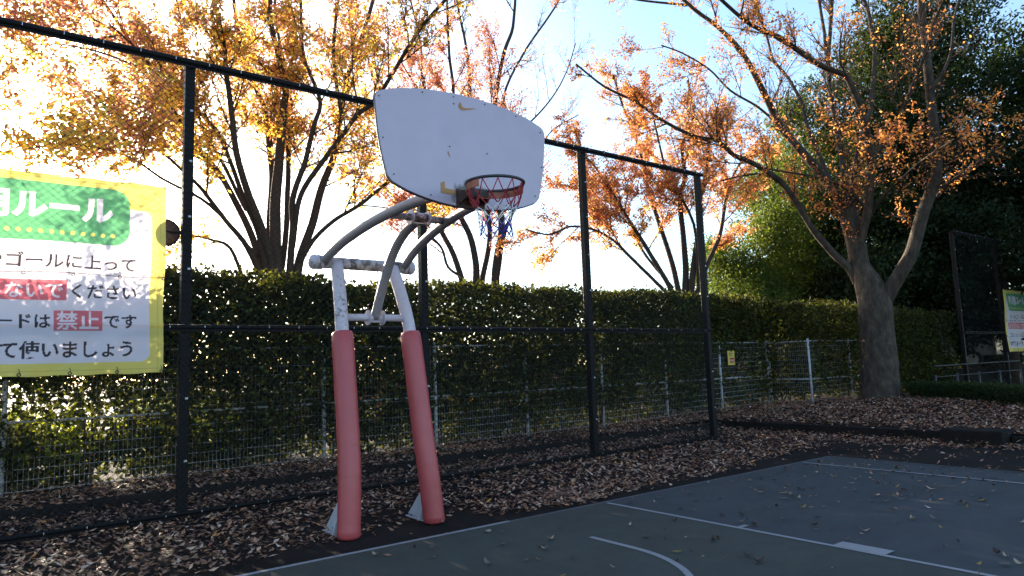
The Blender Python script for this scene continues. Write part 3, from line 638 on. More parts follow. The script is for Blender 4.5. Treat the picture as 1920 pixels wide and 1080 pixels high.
# pipe railing under far fence
white_fence([(20.05, 7.95), (21.5, 7.97), (23.0, 7.95), (24.6, 7.95), (26.4, 7.95)], 'low white pipe railing at the foot of the distant chain-link fence', zt=.86, zmid=1.15, wires=False, name='pipe_railing', rm=M['dull_rail'])
# small yellow notice on the white fence
sg = props(empty('notice_sign', (15.40, 10.93, 1.55)), 'small yellow notice with a red box wired to the white mesh fence', 'sign')
pl = MB().box((0, 0, 0), (.29, .006, .37)); pl = pl.build('sign_plate', mat('yellow_sign', (.55, .42, .06), .5, var=(.46, .36, .08), vscale=20), sg)
MB().box((.03, -.0045, -.06), (.19, .003, .13)).build('red_box', mat('sign_red', (.30, .02, .035), .5), pl)
g_ = MB()
for x, w, h in ((-.035, .03, .05), (.012, .03, .035), (.055, .022, .07), (.095, .022, .065)): g_.box((x, -.0075, -.065), (w, .003, h))
g_.build('pale_mark', mat('sign_pale', (.55, .35, .36), .5), pl)
d_ = MB()
for x, z, w in ((-.07, .12, .05), (-.01, .12, .04), (.045, .115, .04), (-.05, .07, .07), (.03, .07, .05)): d_.box((x, -.0045, z), (w, .003, .026))
d_.build('dark_mark', mat('sign_ink', (.09, .06, .02), .5), pl)
# round disc behind the banner
dm = props(empty('round_mirror', (1.585, 8.60, 3.19)), 'dark round mirror seen from behind at the right edge of the near banner', 'mirror')
mb_ = MB().sphere((0, 0, 0), .150, 28, 12, (1, .22, 1)).build('mirror_back', mat('dull_orange_back', (.06, .035, .03), .6, var=(.09, .05, .04), vscale=8), dm)
MB().tube([(.151*math.cos(a), -.012, .151*math.sin(a)) for a in np.linspace(0, 6.283, 33)], .009, 8, cap=False).build('mirror_rim', M['black_steel'], dm)
MB().tube([(0, -.02, .01), (.10, -.05, 0), (.19, -.12, -.01)], .014, 8).build('mirror_arm', M['black_steel'], dm)

# ------------------------------------------------------------------ hedges
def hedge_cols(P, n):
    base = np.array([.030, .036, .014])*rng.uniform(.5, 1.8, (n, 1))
    y = rng.random(n) < .09+.12*(fnoise(P, 2.1) > .3); base[y] = np.array([.10, .12, .024])*rng.uniform(.6, 1.3, (y.sum(), 1))  # scattered leaves tinted brighter yellow-green to stand in for sunlit dapples
    lo = .8*np.exp(-((P[:, 0]-.4)/1.7)**2-((P[:, 2]-.9)/.55)**2)*np.clip(fnoise(P, 1.6)+.6, 0, 1) > rng.random(n); base[lo] = np.array([.17, .21, .035])*rng.uniform(.5, 1.3, (lo.sum(), 1))  # low left end: backlit glow put into the leaf colour as a brighter tint
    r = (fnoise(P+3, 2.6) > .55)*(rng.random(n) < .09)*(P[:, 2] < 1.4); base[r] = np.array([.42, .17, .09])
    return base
def hedge(name, n, xr, yr, ztop, zbot, dens, label, size=(.07, .11), stems=True, along='x'):
    root = props(empty(name, ((xr[0]+xr[1])/2, (yr[0]+yr[1])/2, 0)), label, 'hedge'); off = np.array(root.location)
    P = np.stack([rng.uniform(*xr, n), rng.uniform(*yr, n), rng.random(n)], 1)
    zt = ztop(P[:, 0], P[:, 1]); zb = zbot(P[:, 0], P[:, 1]); P[:, 2] = zb+(zt-zb)*P[:, 2]
    keep = rng.random(n) < dens(P); P = P[keep]
    # rough outer faces: push leaves in/out with clumpy noise
    P[:, 1] += .13*np.clip((P[:, 0]-13.6)/.8, 0, 1)*(P[:, 0] < 17.1)*np.clip((yr[1]-P[:, 1]), 0, 1)
    P[:, 1] += .14*np.clip((1.0-P[:, 2])/.5, 0, 1)*(yr[1]-P[:, 1])-.06*np.clip(P[:, 2]-1.2, 0, 1)+.10*fnoise(P, 2.3)+rng.normal(0, .03, len(P)); P[:, 2] += .06*fnoise(P+7, 3.1)
    sp = (rng.random(len(P)) < .05)*(P[:, 2] > zt.min()-.25)*(fnoise(P, 5) > 0); P[sp, 2] += rng.random(sp.sum())**2*.20; P[:, 2] += .05*fnoise(P*np.array([1, 1, 0]), 1.3)
    n = len(P)
    D = nrm(rng.normal(size=(n, 3))+np.array([0, -.5, .1])); Nn = nrm(rng.normal(size=(n, 3))*.9+np.array([0, -.3, .8]))
    L = rng.uniform(*size, n)*(1+.30*np.clip((P[:, 1]-yr[0]-.45)/.3, 0, 1)); Wd = L*rng.uniform(.5, .72, n)
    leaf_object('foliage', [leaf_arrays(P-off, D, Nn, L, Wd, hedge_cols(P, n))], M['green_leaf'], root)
    if stems:
        s = MB(); lx = (xr[1]-xr[0]); m_ = int(lx/.32*max(1, (yr[1]-yr[0])/.9))
        for i in range(m_):
            x, y = rng.uniform(*xr), rng.uniform(yr[0]+.2, yr[1]-.1); g = float(ground_h(np.array(x), np.array(y))); h = rng.uniform(1.2, 2.6)
            p = [np.array([x, y, g-.05])-off]
            for k in range(5): p.append(p[-1]+np.array([rng.normal(0, .09), rng.normal(0, .06), h/5]))
            s.tube(p, [.022, .02, .016, .012, .009, .005], 5)
        s.build('stem', M['bark'], root, fix=False)
    return root
def top1(x, y): return 3.10+.10*np.clip((x-5)/8, 0, 1)+.14*np.exp(-((x-1.6)/1.3)**2)+.05*nz(x, y*.3, 1.7)+.03*nz(x, y, 6)
def dens1(P):
    x, y, z = P.T
    d = .92-.20*np.clip((x-3)/3, 0, 1)
    low = np.clip((z-.28-.15*nz(x, y*0, 2.2))/.30, .0, 1); d *= np.maximum(low, np.where(y > 11.35, .60, .10))
    hole = np.clip((nz(x, z*1.3, 1.15)-.25)*2.2, 0, 1)
    zone = np.exp(-(((x-.9)/1.8)**2+((z-1.15)/.50)**2))*.95+.42*np.exp(-(((x-7.2)/2.2)**2+((z-2.65)/.35)**2))+.18*np.exp(-((z-.9)/.45)**2)+.30*np.exp(-(((x-1.6)/1.5)**2+((z-2.7)/.5)**2))
    d *= 1-np.clip(zone*(.65+.75*hole), 0, .94)
    d *= 1-.60*np.clip((fnoise(P, 3.6)-.25)*3, 0, 1)
    return d
gb = lambda x, y: ground_h(x, y)+.03
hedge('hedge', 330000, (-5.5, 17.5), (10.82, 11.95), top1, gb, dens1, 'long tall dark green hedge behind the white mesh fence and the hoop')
def top2(x, y): return 3.02-.02*(x-17)+.04*nz(x, y, 1.9)
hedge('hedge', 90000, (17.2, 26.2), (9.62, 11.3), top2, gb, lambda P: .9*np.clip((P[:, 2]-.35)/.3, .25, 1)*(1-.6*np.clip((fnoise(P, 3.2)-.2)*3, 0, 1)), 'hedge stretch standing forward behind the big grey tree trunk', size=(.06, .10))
def low_hedge():
    root = props(empty('low_hedge', (17.2, 6.0, .3)), 'knee-high dark clipped hedge at the right edge beyond the leaf-covered mound', 'hedge'); n = 15000
    t = rng.uniform(-.9, 1.0, n); P = np.stack([17.6+t*-1.9*.5+rng.uniform(-.1, .9, n), 6.3-t*1.9+rng.normal(0, .1, n), rng.random(n)*.50], 1); P[:, 2] = ground_h(P[:, 0], P[:, 1])+.02+P[:, 2]*(.36/.5)+.02*fnoise(P, 5)
    D = nrm(rng.normal(size=(n, 3))+np.array([-.3, -.2, .5])); Nn = nrm(rng.normal(size=(n, 3))+np.array([0, 0, .8])); L = rng.uniform(.04, .075, n)
    leaf_object('foliage', [leaf_arrays(P-np.array(root.location), D, Nn, L, L*.45, np.array([.022, .035, .014])*rng.uniform(.6, 1.5, (n, 1)))], M['green_leaf'], root)
low_hedge()

# ------------------------------------------------------------------ trees
def chain_tubes(chains, name, m, parent, off):
    """chains: list of (pts (k,3), radii (k,), sides)"""
    V = []; Fq = []; o = 0
    for pts, rad, n in chains:
        pts = np.asarray(pts, float); k = len(pts)
        t = np.gradient(pts, axis=0); t = nrm(t)
        ref = np.array([1., .1, 0]) if abs(t[0][2]) > .7 else np.array([0, .1, 1.])
        e1 = nrm(ref-t*(t@ref)[:, None]); e2 = np.cross(t, e1)
        a = np.arange(n)*2*math.pi/n
        ring = pts[:, None, :]+(e1[:, None, :]*np.cos(a)[None, :, None]+e2[:, None, :]*np.sin(a)[None, :, None])*np.asarray(rad)[:, None, None]
        V.append(ring.reshape(-1, 3))
        I = o+np.arange(k*n).reshape(k, n); J = np.roll(I, -1, axis=1)
        Fq.append(np.stack([I[:-1], J[:-1], J[1:], I[1:]], -1).reshape(-1, 4)); o += k*n
    return np_mesh(name, np.concatenate(V)-off, np.concatenate(Fq), 4, m, None, parent, smooth=True)
def rand_perp(d):
    v = rng.normal(size=3); v -= d*(v@d); return v/(np.linalg.norm(v)+1e-9)
def grow(p, d, L, r, lvl, chains, twigs, up=.15, wob=.16, maxl=3, kids=(7, 5, 4)):
    n = max(3, int(L/(.22 if lvl < 3 else .12))); pts = [p]; dd = d.copy()
    for i in range(n):
        dd = dd+rng.normal(0, wob, 3)*(.6 if lvl < 2 else 1)+np.array([0, 0, up*.25]); dd /= np.linalg.norm(dd)
        pts.append(pts[-1]+dd*L/n)
    rad = np.linspace(r, max(r*.25, .0022), n+1); chains.append((pts, rad, 5 if lvl == 1 else (4 if r > .008 else 3)))
    if lvl >= 1 and (lvl > 1 or L > .5): twigs.append((np.array(pts), lvl))
    if lvl < maxl:
        for j in range(kids[min(lvl, len(kids)-1)]):
            t = rng.uniform(.18, .97); i = min(n-1, int(t*n)); tan = nrm(np.array(pts[i+1])-np.array(pts[i]))
            nd = nrm(tan*rng.uniform(.7, 1.1)+rand_perp(tan)*rng.uniform(.5, .9)+np.array([0, 0, up]))
            grow(np.array(pts[i]), nd, L*rng.uniform(.38, .62)*(1.1-.4*t), rad[i]*.6, lvl+1, chains, twigs, up, wob, maxl, kids)
def autumn_tree(label, hd, stems, leafcol, leafdens, child, seed, bark, root_px, bark_trunk=None, leaf=(.05, .08), gap=.075, mult=2, name='autumn_tree', kids=(0, 8, 5), spread=.45, cat='tree', group=None):
    """stems: (pixel polyline, w0 px, w1 px, depth drift) traced main limbs, measured at the tree's distance"""
    global rng; rng = np.random.default_rng(seed)
    base = at_dist(root_px[0], root_px[1], hd); base[2] = float(ground_h(base[0:1], base[1:2])[0]) if base[1] < 20 else 0
    root = props(empty(name, tuple(base)), label, cat, group); chains = []; twigs = []; big = []
    for pix, w0, w1, dk in stems:
        n = len(pix); P = []; acc = 0
        ln = [0]+list(np.cumsum([math.hypot(pix[i+1][0]-pix[i][0], pix[i+1][1]-pix[i][1]) for i in range(n-1)]))
        for i, (x, y) in enumerate(pix):
            t = ln[i]/ln[-1]; P.append(at_dist(x, y, hd+dk*(t**1.2)*ln[-1]/F*hd*spread*2))
        C_ = np.array(catmull(P, 5)); tt = np.linspace(0, 1, len(C_)); dist = np.hypot(C_[:, 0], C_[:, 1]); cosa = ((C_-np.array([0, 0, EYE]))@fw)/np.linalg.norm(C_-np.array([0, 0, EYE]), axis=1)
        rad = (np.interp(tt, np.linspace(0, 1, len(w0)), w0) if isinstance(w0, list) else w0+(w1-w0)*tt**.8)/2*dist/F*cosa**2
        C_ = C_+np.stack([fnoise(C_+k*9, 2.0) for k in range(3)], 1)*np.minimum(rad, .05)[:, None]*.35
        big.append((C_, rad, 20 if isinstance(w0, list) else (12 if w0 > 14 else 8)))
        nch = 0 if isinstance(w0, list) else int(child[0]*ln[-1]/F*hd)
        for j in range(nch):
            t = rng.uniform(child[3] if len(child) > 3 else .12, 1.0); i = min(len(C_)-2, int(t*(len(C_)-1))); tan = nrm(C_[i+1]-C_[i])
            nd = nrm(tan*rng.uniform(.5, 1.1)+rand_perp(tan)*rng.uniform(.5, 1.0)+np.array([0, 0, .1]))
            grow(C_[i].copy(), nd, rng.uniform(*child[1])*(1.15-.5*t), min(rad[i]*.45, child[2]), 1, chains, twigs, kids=kids)
    chain_tubes(big, 'trunk', bark_trunk or bark, root, base)
    crown = empty('crown'); COL.objects.unlink(crown); bpy.data.objects.remove(crown)
    # leaves in sprays along the twigs
    Pl = []; Dl = []; Nl = []
    for pts, lvl in twigs:
        seg = np.diff(pts, axis=0); ll = np.linalg.norm(seg, axis=1); tot = ll.sum(); m_ = int(tot/gap)
        if m_ < 1: continue
        cum = np.concatenate([[0], np.cumsum(ll)])
        s = (np.arange(m_)+rng.random(m_))/m_*tot; idx = np.clip(np.searchsorted(cum, s)-1, 0, len(seg)-1)
        q = pts[idx]+seg[idx]*((s-cum[idx])/ll[idx])[:, None]; tn = nrm(seg[idx])
        pn = rand_perp(tn[0]); pn = nrm(pn*.6+np.array([0, 0, .8])); side = nrm(np.cross(np.tile(pn, (m_, 1)), tn)); sg_ = np.where(np.arange(m_) % 2 == 0, 1., -1.)[:, None]
        Pl.append(q); Dl.append(nrm(tn*.6+side*sg_*.8+np.array([0, 0, -.35])+rng.normal(0, .25, (m_, 3)))); Nl.append(nrm(np.tile(pn, (m_, 1))+rng.normal(0, .45, (m_, 3))))
    P = np.concatenate(Pl); D = np.concatenate(Dl); Nn = np.concatenate(Nl)
    P = np.repeat(P, mult, 0); D = np.repeat(D, mult, 0); Nn = np.repeat(Nn, mult, 0); m_ = len(P)
    P = P+rng.normal(0, .035, (m_, 3)); D = nrm(D+rng.normal(0, .4, (m_, 3))); Nn = nrm(Nn+rng.normal(0, .35, (m_, 3)))
    k = rng.random(len(P)) < leafdens(P); P, D, Nn = P[k], D[k], Nn[k]; n = len(P)
    L = rng.uniform(*leaf, n); col = leafcol(P, n)
    tw = chain_tubes(chains, 'branches_tmp', bark, root, base); me = tw.data
    lv, lt, lc = leaf_arrays(P-base, D, Nn, L, L*rng.uniform(.42, .55, n), col)
    lo = np_mesh('crown', lv, lt, 3, M['autumn'], lc, root)
    tw.name = 'twig_frame'; tw.parent = lo
    print(name, label[:30], 'chains', len(chains), 'leaves', n)
    return root
def pal(cols, p):
    cols = np.array(cols)
    return lambda n: cols[rng.choice(len(cols), n, p=p)]*rng.uniform(.75, 1.2, (n, 1))
gold = pal([(.92, .60, .08), (.88, .48, .06), (.80, .58, .12), (.74, .30, .07), (.46, .46, .10)], [.40, .26, .16, .12, .06])
rust = pal([(.70, .30, .17), (.60, .23, .16), (.76, .38, .16), (.52, .19, .16)], [.35, .25, .25, .15])
orng = pal([(.78, .34, .13), (.70, .27, .14), (.80, .42, .15), (.56, .22, .14)], [.38, .27, .20, .15])
def mixcol(f1, f2, wf):
    def g(P, n):
        a, b_ = f1(n), f2(n); w = (rng.random(n) < wf(P))[:, None]; return np.where(w, b_, a)
    return g
Z1 = 2.077
def z1(L): return [(x/Z1, y/Z1) for x, y in L]
T1 = [
 (z1([(960,1130),(900,970),(830,935),(770,920),(690,908),(640,915)]), 9, 3, -.3),
 (z1([(1030,1120),(960,960),(880,860),(790,740),(740,690),(640,600),(540,540),(440,440),(330,330)]), 13, 3, -.5),
 (z1([(1035,1130),(1000,980),(940,830),(870,700),(800,610),(720,520),(640,400),(560,270),(480,120),(400,0),(360,-60)]), 16, 6, .2),
 (z1([(1050,1130),(1010,930),(960,800),(900,640),(850,520),(770,430),(700,370),(600,270),(520,180),(420,90)]), 14, 4, -.2),
 (z1([(1055,1120),(1050,900),(1062,700),(1050,560),(1030,430),(985,320),(950,250),(925,120),(905,-40)]), 18, 8, .4),
 (z1([(1075,1120),(1070,820),(1090,600),(1104,420),(1110,330),(1060,100),(1050,-50)]), 26, 9, .1),
 (z1([(1060,1120),(1040,960),(930,640),(905,460),(880,300),(870,180),(830,0),(820,-50)]), 18, 7, -.3),
 (z1([(1080,1120),(1110,940),(1125,640),(1120,480),(1130,350),(1095,190),(1075,60),(1070,-60)]), 14, 6, .5),
 (z1([(1120,1120),(1140,900),(1140,780),(1190,620),(1225,480),(1245,400),(1210,290),(1180,200),(1172,0)]), 15, 6, -.1),
 (z1([(1150,1130),(1165,1020),(1215,880),(1255,730),(1300,600),(1325,450),(1345,330),(1370,250),(1420,110),(1470,-60)]), 20, 8, .3),
 (z1([(1140,960),(1165,780),(1240,650),(1330,530),(1400,440),(1454,400),(1530,280),(1640,110),(1760,-30)]), 12, 8, -.4),
 (z1([(1170,1020),(1225,930),(1300,860),(1400,800),(1470,745),(1540,690)]), 10, 6, -.3),
 (z1([(960,820),(860,620),(790,500),(740,300),(700,60),(680,-40)]), 9, 5, .3),
 (z1([(900,740),(740,560),(560,420),(420,380),(300,400),(180,460)]), 8, 3, .6),
 (z1([(830,640),(640,560),(480,560),(330,620),(200,660)]), 7, 3, -.5),
 (z1([(1000,1000),(820,800),(640,700),(520,620),(400,580),(240,560),(100,580)]), 8, 3, -.8),
 (z1([(700,470),(560,240),(440,120),(300,40),(180,-20)]), 8, 4, .7),
 (z1([(560,270),(380,200),(200,170),(60,190)]), 6, 3, .3),
 (z1([(450,140),(320,150),(150,90),(30,60)]), 6, 3, -.5),
 (z1([(1330,450),(1300,250),(1310,60),(1330,-60)]), 9, 6, .2),
]
def dens_T1(P):
    # thin towards the right of the crown, holes low on the right
    sxy = P[:, 0]-.36*P[:, 1]
    sun_path = np.exp(-(((P[:, 0]-.2)/1.7)**2)-((P[:, 2]-3.3-.262*(P[:, 1]-8.3))/.45)**2)
    core = np.exp(-((sxy+.6)/1.3)**2)*np.clip((7.2-P[:, 2])/2.0, 0, 1)
    return np.clip(.85+.65*fnoise(P, .9)-.11*np.clip(sxy-.5, 0, 4), .06, 1)*(1-.66*sun_path)*(1-.72*core)
autumn_tree('golden multi-stemmed zelkova behind the hedge, between the left banner and the backboard', 15.0, T1,
            mixcol(gold, rust, lambda P: np.clip(.16+.40*(fnoise(P, .7) > .35)+.09*(P[:, 2]-6.5)+.10*(P[:, 0]-.36*P[:, 1]+3 < 0), 0, .85)), dens_T1, (2.3, (1.0, 2.2), .020, .30), 11, M['bark'], (530, 520), leaf=(.075, .13), gap=.058, mult=1)
Z2 = 2.0
def o2(L, ox, oy, z): return [(ox+x/z, oy+y/z) for x, y in L]
T2 = [
 ([(872,560),(862,510),(845,465),(822,425),(802,380),(775,330),(740,270),(725,215),(700,150),(680,60)], 13, 4, .3),
 ([(890,560),(893,500),(880,440),(855,390),(840,340),(838,260),(850,180),(842,100),(838,0)], 15, 5, -.2),
 ([(905,560),(905,520),(918,455),(915,400),(905,320),(885,230),(882,180),(876,100),(860,20),(855,-40)], 12, 5, .3),
 ([(928,560),(930,500),(940,440),(938,390),(930,300),(925,230),(930,180),(945,100),(962,50),(967,-20)], 18, 6, -.1),
 ([(932,520),(945,440),(960,400),(975,330),(960,240),(945,180),(985,95),(1040,15),(1060,-30)], 9, 4, .4),
 ([(868,520),(840,500),(825,460),(780,420),(740,370),(700,340),(660,330)], 6, 3, -.3),
 ([(945,300),(985,240),(1030,190),(1060,140),(1080,80)], 5, 2, .2),
 ([(930,400),(985,330),(1030,250),(1085,215)], 4, 2, .4),
 ([(890,300),(800,180),(790,90),(770,0)], 7, 4, .4),
 ([(905,330),(820,220),(760,130),(720,40)], 6, 3, -.4),
]
autumn_tree('tall sparse zelkova right behind the backboard with bare upper twigs', 24.0, T2, mixcol(rust, orng, lambda P: np.full(len(P), .35)),
            lambda P: np.clip(.70-.07*(P[:, 2]-5)+.35*fnoise(P, .6)-.12*np.clip(P[:, 0]-13.6, 0, 3), .02, 1), (1.5, (1.2, 2.8), .022, .25), 12, M['bark_far'], (900, 530), leaf=(.075, .12), gap=.075, mult=4)
T3 = [
 ([(1268,560),(1245,520),(1215,470),(1190,430),(1165,390),(1135,340),(1105,300),(1080,290)], 11, 3, -.4),
 ([(1262,560),(1230,530),(1180,480),(1150,450),(1110,430),(1070,425),(1030,440),(985,430)], 8, 3, -.2),
 ([(1275,560),(1262,500),(1240,430),(1215,350),(1205,300),(1185,240),(1165,190),(1150,140)], 12, 4, .3),
 ([(1285,560),(1285,500),(1280,430),(1275,370),(1285,330),(1280,270),(1300,220),(1290,150)], 14, 5, .1),
 ([(1295,560),(1300,500),(1310,430),(1312,380),(1325,320),(1330,260),(1345,200)], 14, 5, -.2),
 ([(1303,560),(1325,500),(1350,440),(1358,390),(1375,330),(1400,290)], 11, 4, .4),
 ([(1262,540),(1205,470),(1170,400),(1120,370),(1075,350),(1030,345)], 6, 3, .5),
 ([(1310,540),(1300,420),(1250,320),(1230,240),(1220,190)], 7, 3, -.5),
]
autumn_tree('orange vase-shaped zelkova behind the end of the fence, right of the backboard', 23.0, T3, mixcol(orng, gold, lambda P: np.clip(.15+.6*(P[:, 2] < 6.5)*(fnoise(P, .8) > -.1), 0, 1)),
            lambda P: np.clip(.62+.45*fnoise(P, .8)-.05*(P[:, 2]-7), .05, 1), (2.2, (1.0, 2.4), .020, .28), 13, M['bark_far'], (1285, 530), leaf=(.07, .12), gap=.075, mult=4)
def c3(L): return o2(L, 1400, 0, 2.0)
T4 = [
 ([(1652,772),(1652,752),(1650,725),(1649,690),(1646,645),(1642,600),(1639,565),(1628,535),(1614,505),(1606,480)], [112, 92, 80, 74, 69, 67, 66, 56, 42, 34], 30, 0),
 ([(1640,600),(1622,540),(1612,500),(1603,455),(1592,410),(1588,390)], 44, 36, 0),
 ([(1650,575),(1668,545),(1690,510),(1712,465),(1730,400),(1745,360),(1756,320),(1752,250),(1744,170),(1736,90),(1728,20),(1722,-50)], 34, 17, -.1),
 ([(1590,410),(1570,368),(1540,325),(1500,280),(1462,235),(1440,190),(1415,140),(1385,90),(1345,50),(1300,15),(1250,-30)], 24, 7, -.2),
 ([(1606,530),(1590,500),(1565,478),(1535,445),(1515,415),(1500,390),(1470,345),(1420,310),(1375,290),(1345,265),(1300,255),(1240,225),(1190,190),(1130,160),(1080,120)], 19, 4, -.4),
 ([(1600,480),(1612,450),(1620,420),(1629,380),(1632,320),(1630,270),(1617,215),(1596,160),(1582,140),(1545,125),(1500,98),(1460,70),(1420,52),(1380,25),(1340,-10)], 22, 8, -.5),
 ([(1610,440),(1600,400),(1595,370),(1605,310),(1612,260)], 16, 12, .3),
 ([(1588,400),(1583,340),(1578,290),(1570,250),(1560,190),(1552,130),(1556,60),(1562,-30)], 14, 9, .4),
 ([(1612,270),(1630,215),(1638,150),(1640,90),(1630,30),(1610,-30)], 12, 9, .3),
 ([(1632,330),(1645,290),(1670,255),(1690,215),(1715,150),(1735,100),(1748,50),(1780,-20)], 11, 8, -.4),
 ([(1560,350),(1535,290),(1515,240),(1502,190),(1480,150),(1450,110),(1435,60),(1410,0)], 11, 5, .5),
 ([(1755,370),(1775,345),(1805,325),(1840,300),(1862,280),(1872,250)], 9, 3, -.2),
 ([(1460,235),(1420,200),(1370,170),(1330,130),(1280,100),(1240,85)], 6, 3, -.3),
 ([(1530,440),(1500,380),(1440,330),(1390,330),(1350,340)], 6, 3, -.5),
 ([(1625,390),(1580,350),(1520,330),(1460,320),(1410,310)], 7, 3, -.8),
 ([(1618,430),(1650,375),(1690,335),(1730,300),(1790,260)], 8, 3, -.8),
 ([(1556,150),(1545,60),(1530,-30)], 9, 7, .2),
 ([(1740,180),(1780,110),(1790,30),(1810,-30)], 9, 5, .3),
 ([(1290,10),(1200,0),(1120,-15),(1040,-10)], 6, 3, -.3),
]
def dens_T4(P):
    z = P[:, 2]
    low = np.exp(-((z-5.6)/1.5)**2); left = np.clip((17.3-P[:, 0])/2.0, 0, 1)
    return np.clip((.10+.48*low+.50*left-.22*np.clip(P[:, 0]-18.3, 0, 2))*(.55+.75*(fnoise(P, 1.0) > .05)), .03, 1)
autumn_tree('huge grey-barked zelkova with sparse orange leaves on the leafy mound at right', 20.2, T4, mixcol(pal([(.80, .33, .07), (.70, .24, .06), (.86, .44, .10), (.50, .18, .07)], [.4, .26, .2, .14]), rust, lambda P: np.full(len(P), .15)),
            dens_T4, (1.5, (1.0, 2.5), .022, .30), 14, M['bark_grey'], (1652, 755), leaf=(.07, .105), gap=.085)
# dark evergreens
def evergreen(label, px, hd, rx, rz, zc, n, seed, leaf=(.12, .22), col=(.017, .028, .012), nb=26, trunk=.28, name='evergreen_tree', gy=1.0):
    global rng; rng = np.random.default_rng(seed)
    c = at_dist(px, 520, hd); base = np.array([c[0], c[1], 0.0])
    root = props(empty(name, tuple(base)), label, 'tree', None)
    th = zc-rz*.2; MB().tube([(0, 0, -.2), (.1, .05, th*.4), (-.05, .1, th*.8), (.1, 0, th+rz*.5)], [trunk, trunk*.8, trunk*.55, trunk*.2], 12).build('trunk', M['bark_far'], root)
    cen = []; 
    for i in range(nb):
        d = nrm(rng.normal(size=3)); rr = rng.random()**.4; cen.append(np.array([d[0]*rx*gy*rr*.8, d[1]*rx*rr*.8, d[2]*rz*rr*.85+zc]))
    cen = np.array(cen); rad = rng.uniform(.22, .42, nb)*min(rx, rz)*1.15
    k = rng.integers(0, nb, n); d = nrm(rng.normal(size=(n, 3))); q = cen[k]+d*(rad[k]*(rng.random(n)**.35))[:, None]*np.array([1, 1, .75])
    # foliage sprays: leaves gather in small tufts
    nt_ = n//14; tc = q[:nt_]; kk = rng.integers(0, nt_, n); P = tc[kk]+rng.normal(0, .17, (n, 3))
    keep = fnoise(P, 1.5) > -.85; P = P[keep]; n = len(P)
    cc = cen.mean(0); out_ = nrm(P-cc)
    D = nrm(rng.normal(size=(n, 3))*.8+out_*.6+np.array([0, 0, -.2])); Nn = nrm(rng.normal(size=(n, 3))*.7+np.array([0, 0, .8])+out_*.4); L = rng.uniform(*leaf, n)
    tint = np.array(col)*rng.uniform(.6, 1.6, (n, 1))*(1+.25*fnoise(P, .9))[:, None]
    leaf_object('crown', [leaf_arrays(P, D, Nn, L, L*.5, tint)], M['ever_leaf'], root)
    return root
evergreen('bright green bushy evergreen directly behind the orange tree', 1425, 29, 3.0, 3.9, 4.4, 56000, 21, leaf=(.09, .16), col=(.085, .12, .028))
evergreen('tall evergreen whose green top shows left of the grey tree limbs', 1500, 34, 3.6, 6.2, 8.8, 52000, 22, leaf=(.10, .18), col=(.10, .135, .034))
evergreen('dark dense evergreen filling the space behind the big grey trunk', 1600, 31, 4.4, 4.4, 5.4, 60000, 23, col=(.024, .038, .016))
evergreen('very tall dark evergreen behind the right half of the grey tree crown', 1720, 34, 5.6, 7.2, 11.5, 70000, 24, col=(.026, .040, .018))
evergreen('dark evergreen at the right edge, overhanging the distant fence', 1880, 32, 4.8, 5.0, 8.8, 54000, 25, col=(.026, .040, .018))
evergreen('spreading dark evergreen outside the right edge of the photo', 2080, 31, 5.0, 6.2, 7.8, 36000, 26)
evergreen('low dark evergreen mass behind the distant fence', 1850, 36, 5.5, 2.9, 3.0, 50000, 27)
evergreen('low evergreen behind the hedge between the grey trunk and the distant fence', 1740, 30, 2.6, 2.3, 3.4, 26000, 28)
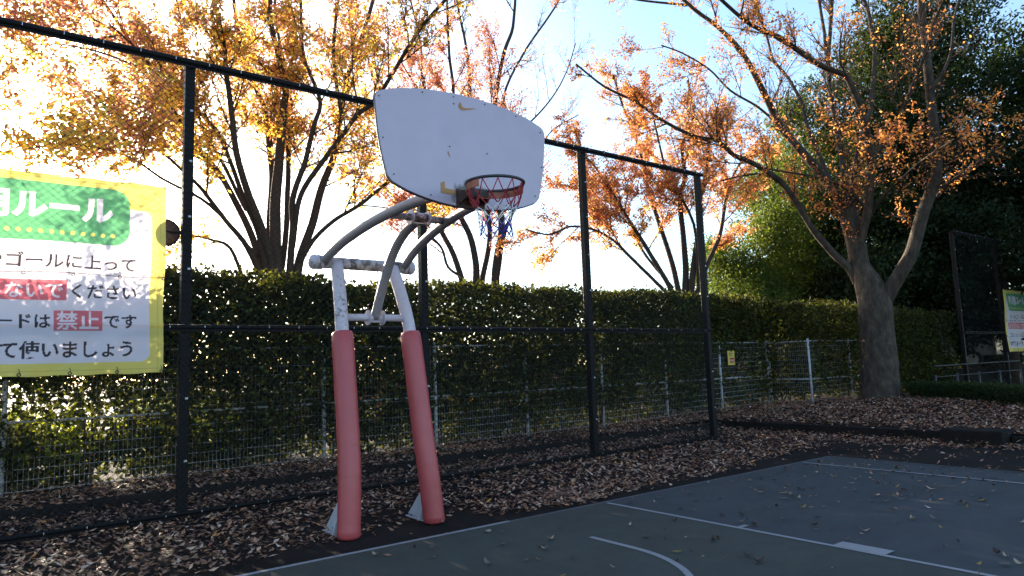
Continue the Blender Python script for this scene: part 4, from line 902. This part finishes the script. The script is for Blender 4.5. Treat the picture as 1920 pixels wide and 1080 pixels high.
# sunlit shrubs behind the hedge, seen through its gaps
for i, (x, y, rx, rz, zc, c, lab) in enumerate([(-3.2, 14.2, 1.3, .6, .7, (.10, .15, .03), 'yellow-green shrub behind the hedge below the left end of the near banner'), (.2, 13.8, 1.2, .5, .6, (.12, .16, .03), 'sunlit shrub glimpsed through the hedge gap under the near banner'),
        (3.2, 14.6, 1.4, .6, .7, (.08, .13, .03), 'green shrub behind the hedge left of the padded poles'), (8.5, 14.2, 1.5, .7, .8, (.07, .11, .03), 'green shrub behind the hedge below the backboard'), (14.5, 14.0, 1.6, .8, .9, (.09, .12, .03), 'green shrub behind the hedge at the corner of the white fence')]):
    rng = np.random.default_rng(40+i); n = 6000; root = props(empty('shrub', (x, y, 0)), lab, 'shrub')
    d = nrm(rng.normal(size=(n, 3))); P = d*np.array([rx, rx*.6, rz])*(rng.random((n, 1))**.4)+np.array([0, 0, zc]); P = P[P[:, 2] > .05]; n = len(P)
    L = rng.uniform(.05, .09, n); leaf_object('foliage', [leaf_arrays(P, nrm(rng.normal(size=(n, 3))), nrm(rng.normal(size=(n, 3))+np.array([0, 0, .7])), L, L*.5, np.array(c)*rng.uniform(.6, 1.5, (n, 1)))], M['green_leaf'], root)
    s = MB()
    for k in range(6): s.tube([(rng.normal(0, .1), rng.normal(0, .1), 0), (rng.normal(0, .3), rng.normal(0, .2), zc*.8), (rng.normal(0, rx*.4), rng.normal(0, rx*.3), zc*1.3)], [.02, .013, .005], 5)
    s.build('stem', M['bark'], root, fix=False)

# ------------------------------------------------------------------ parked white vans beyond the far fence
props(MB().box((33, 14, .42), (16, 7, .86)).build('parking_terrace_ground', conc), kind='structure')
def van(x, y, rz, label):
    root = props(empty('parked_van', (x, y, .86), rz), label, 'van')
    body = [(-2.3, .45), (-2.3, 1.15), (-2.15, 2.15), (-1.9, 2.28), (1.1, 2.28), (1.35, 2.15), (1.95, 1.30), (2.30, 1.15), (2.38, .75), (2.38, .45)]
    white = mat('white_car_paint', (.34, .35, .36), .3, var=(.3, .31, .32), vscale=2, coat=.5); glass = mat('car_glass', (.02, .025, .03), .08)
    MB().prism(body, -.85, .85).build('body', white, root, bevel=.06)
    for s in (-1, 1):
        for a, c in ((-2.0, -1.1), (-1.0, .05), (.15, 1.15)):
            MB().prism([(a, 1.3), (a+.04, 1.98), (c-.03, 1.98), (c+.10, 1.3)], s*.852, s*.864).build('window', glass, root)
        for xx in (-1.5, 1.55):
            w = MB().tube([(xx, s*.70, .33), (xx, s*.88, .33)], .33, 24).build('wheel', mat('tyre', (.02, .02, .02), .8), root)
            MB().tube([(xx, s*.88, .33), (xx, s*.895, .33)], .20, 18).build('hub_cap', M['tie'], w)
    MB().add([(1.40, -.72, 2.10), (1.40, .72, 2.10), (1.97, .76, 1.34), (1.97, -.76, 1.34)], [(0, 1, 2, 3)]).build('windscreen', glass, root, fix=False)
    MB().box((-2.305, 0, 1.7), (.012, 1.35, .62)).build('rear_window', glass, root)
van(31.3, 12.4, R_(100), 'white van parked beyond the distant fence, between its two posts')
van(28.0, 12.9, R_(97), 'white van parked left of the distant fence, half hidden by the hedge end')
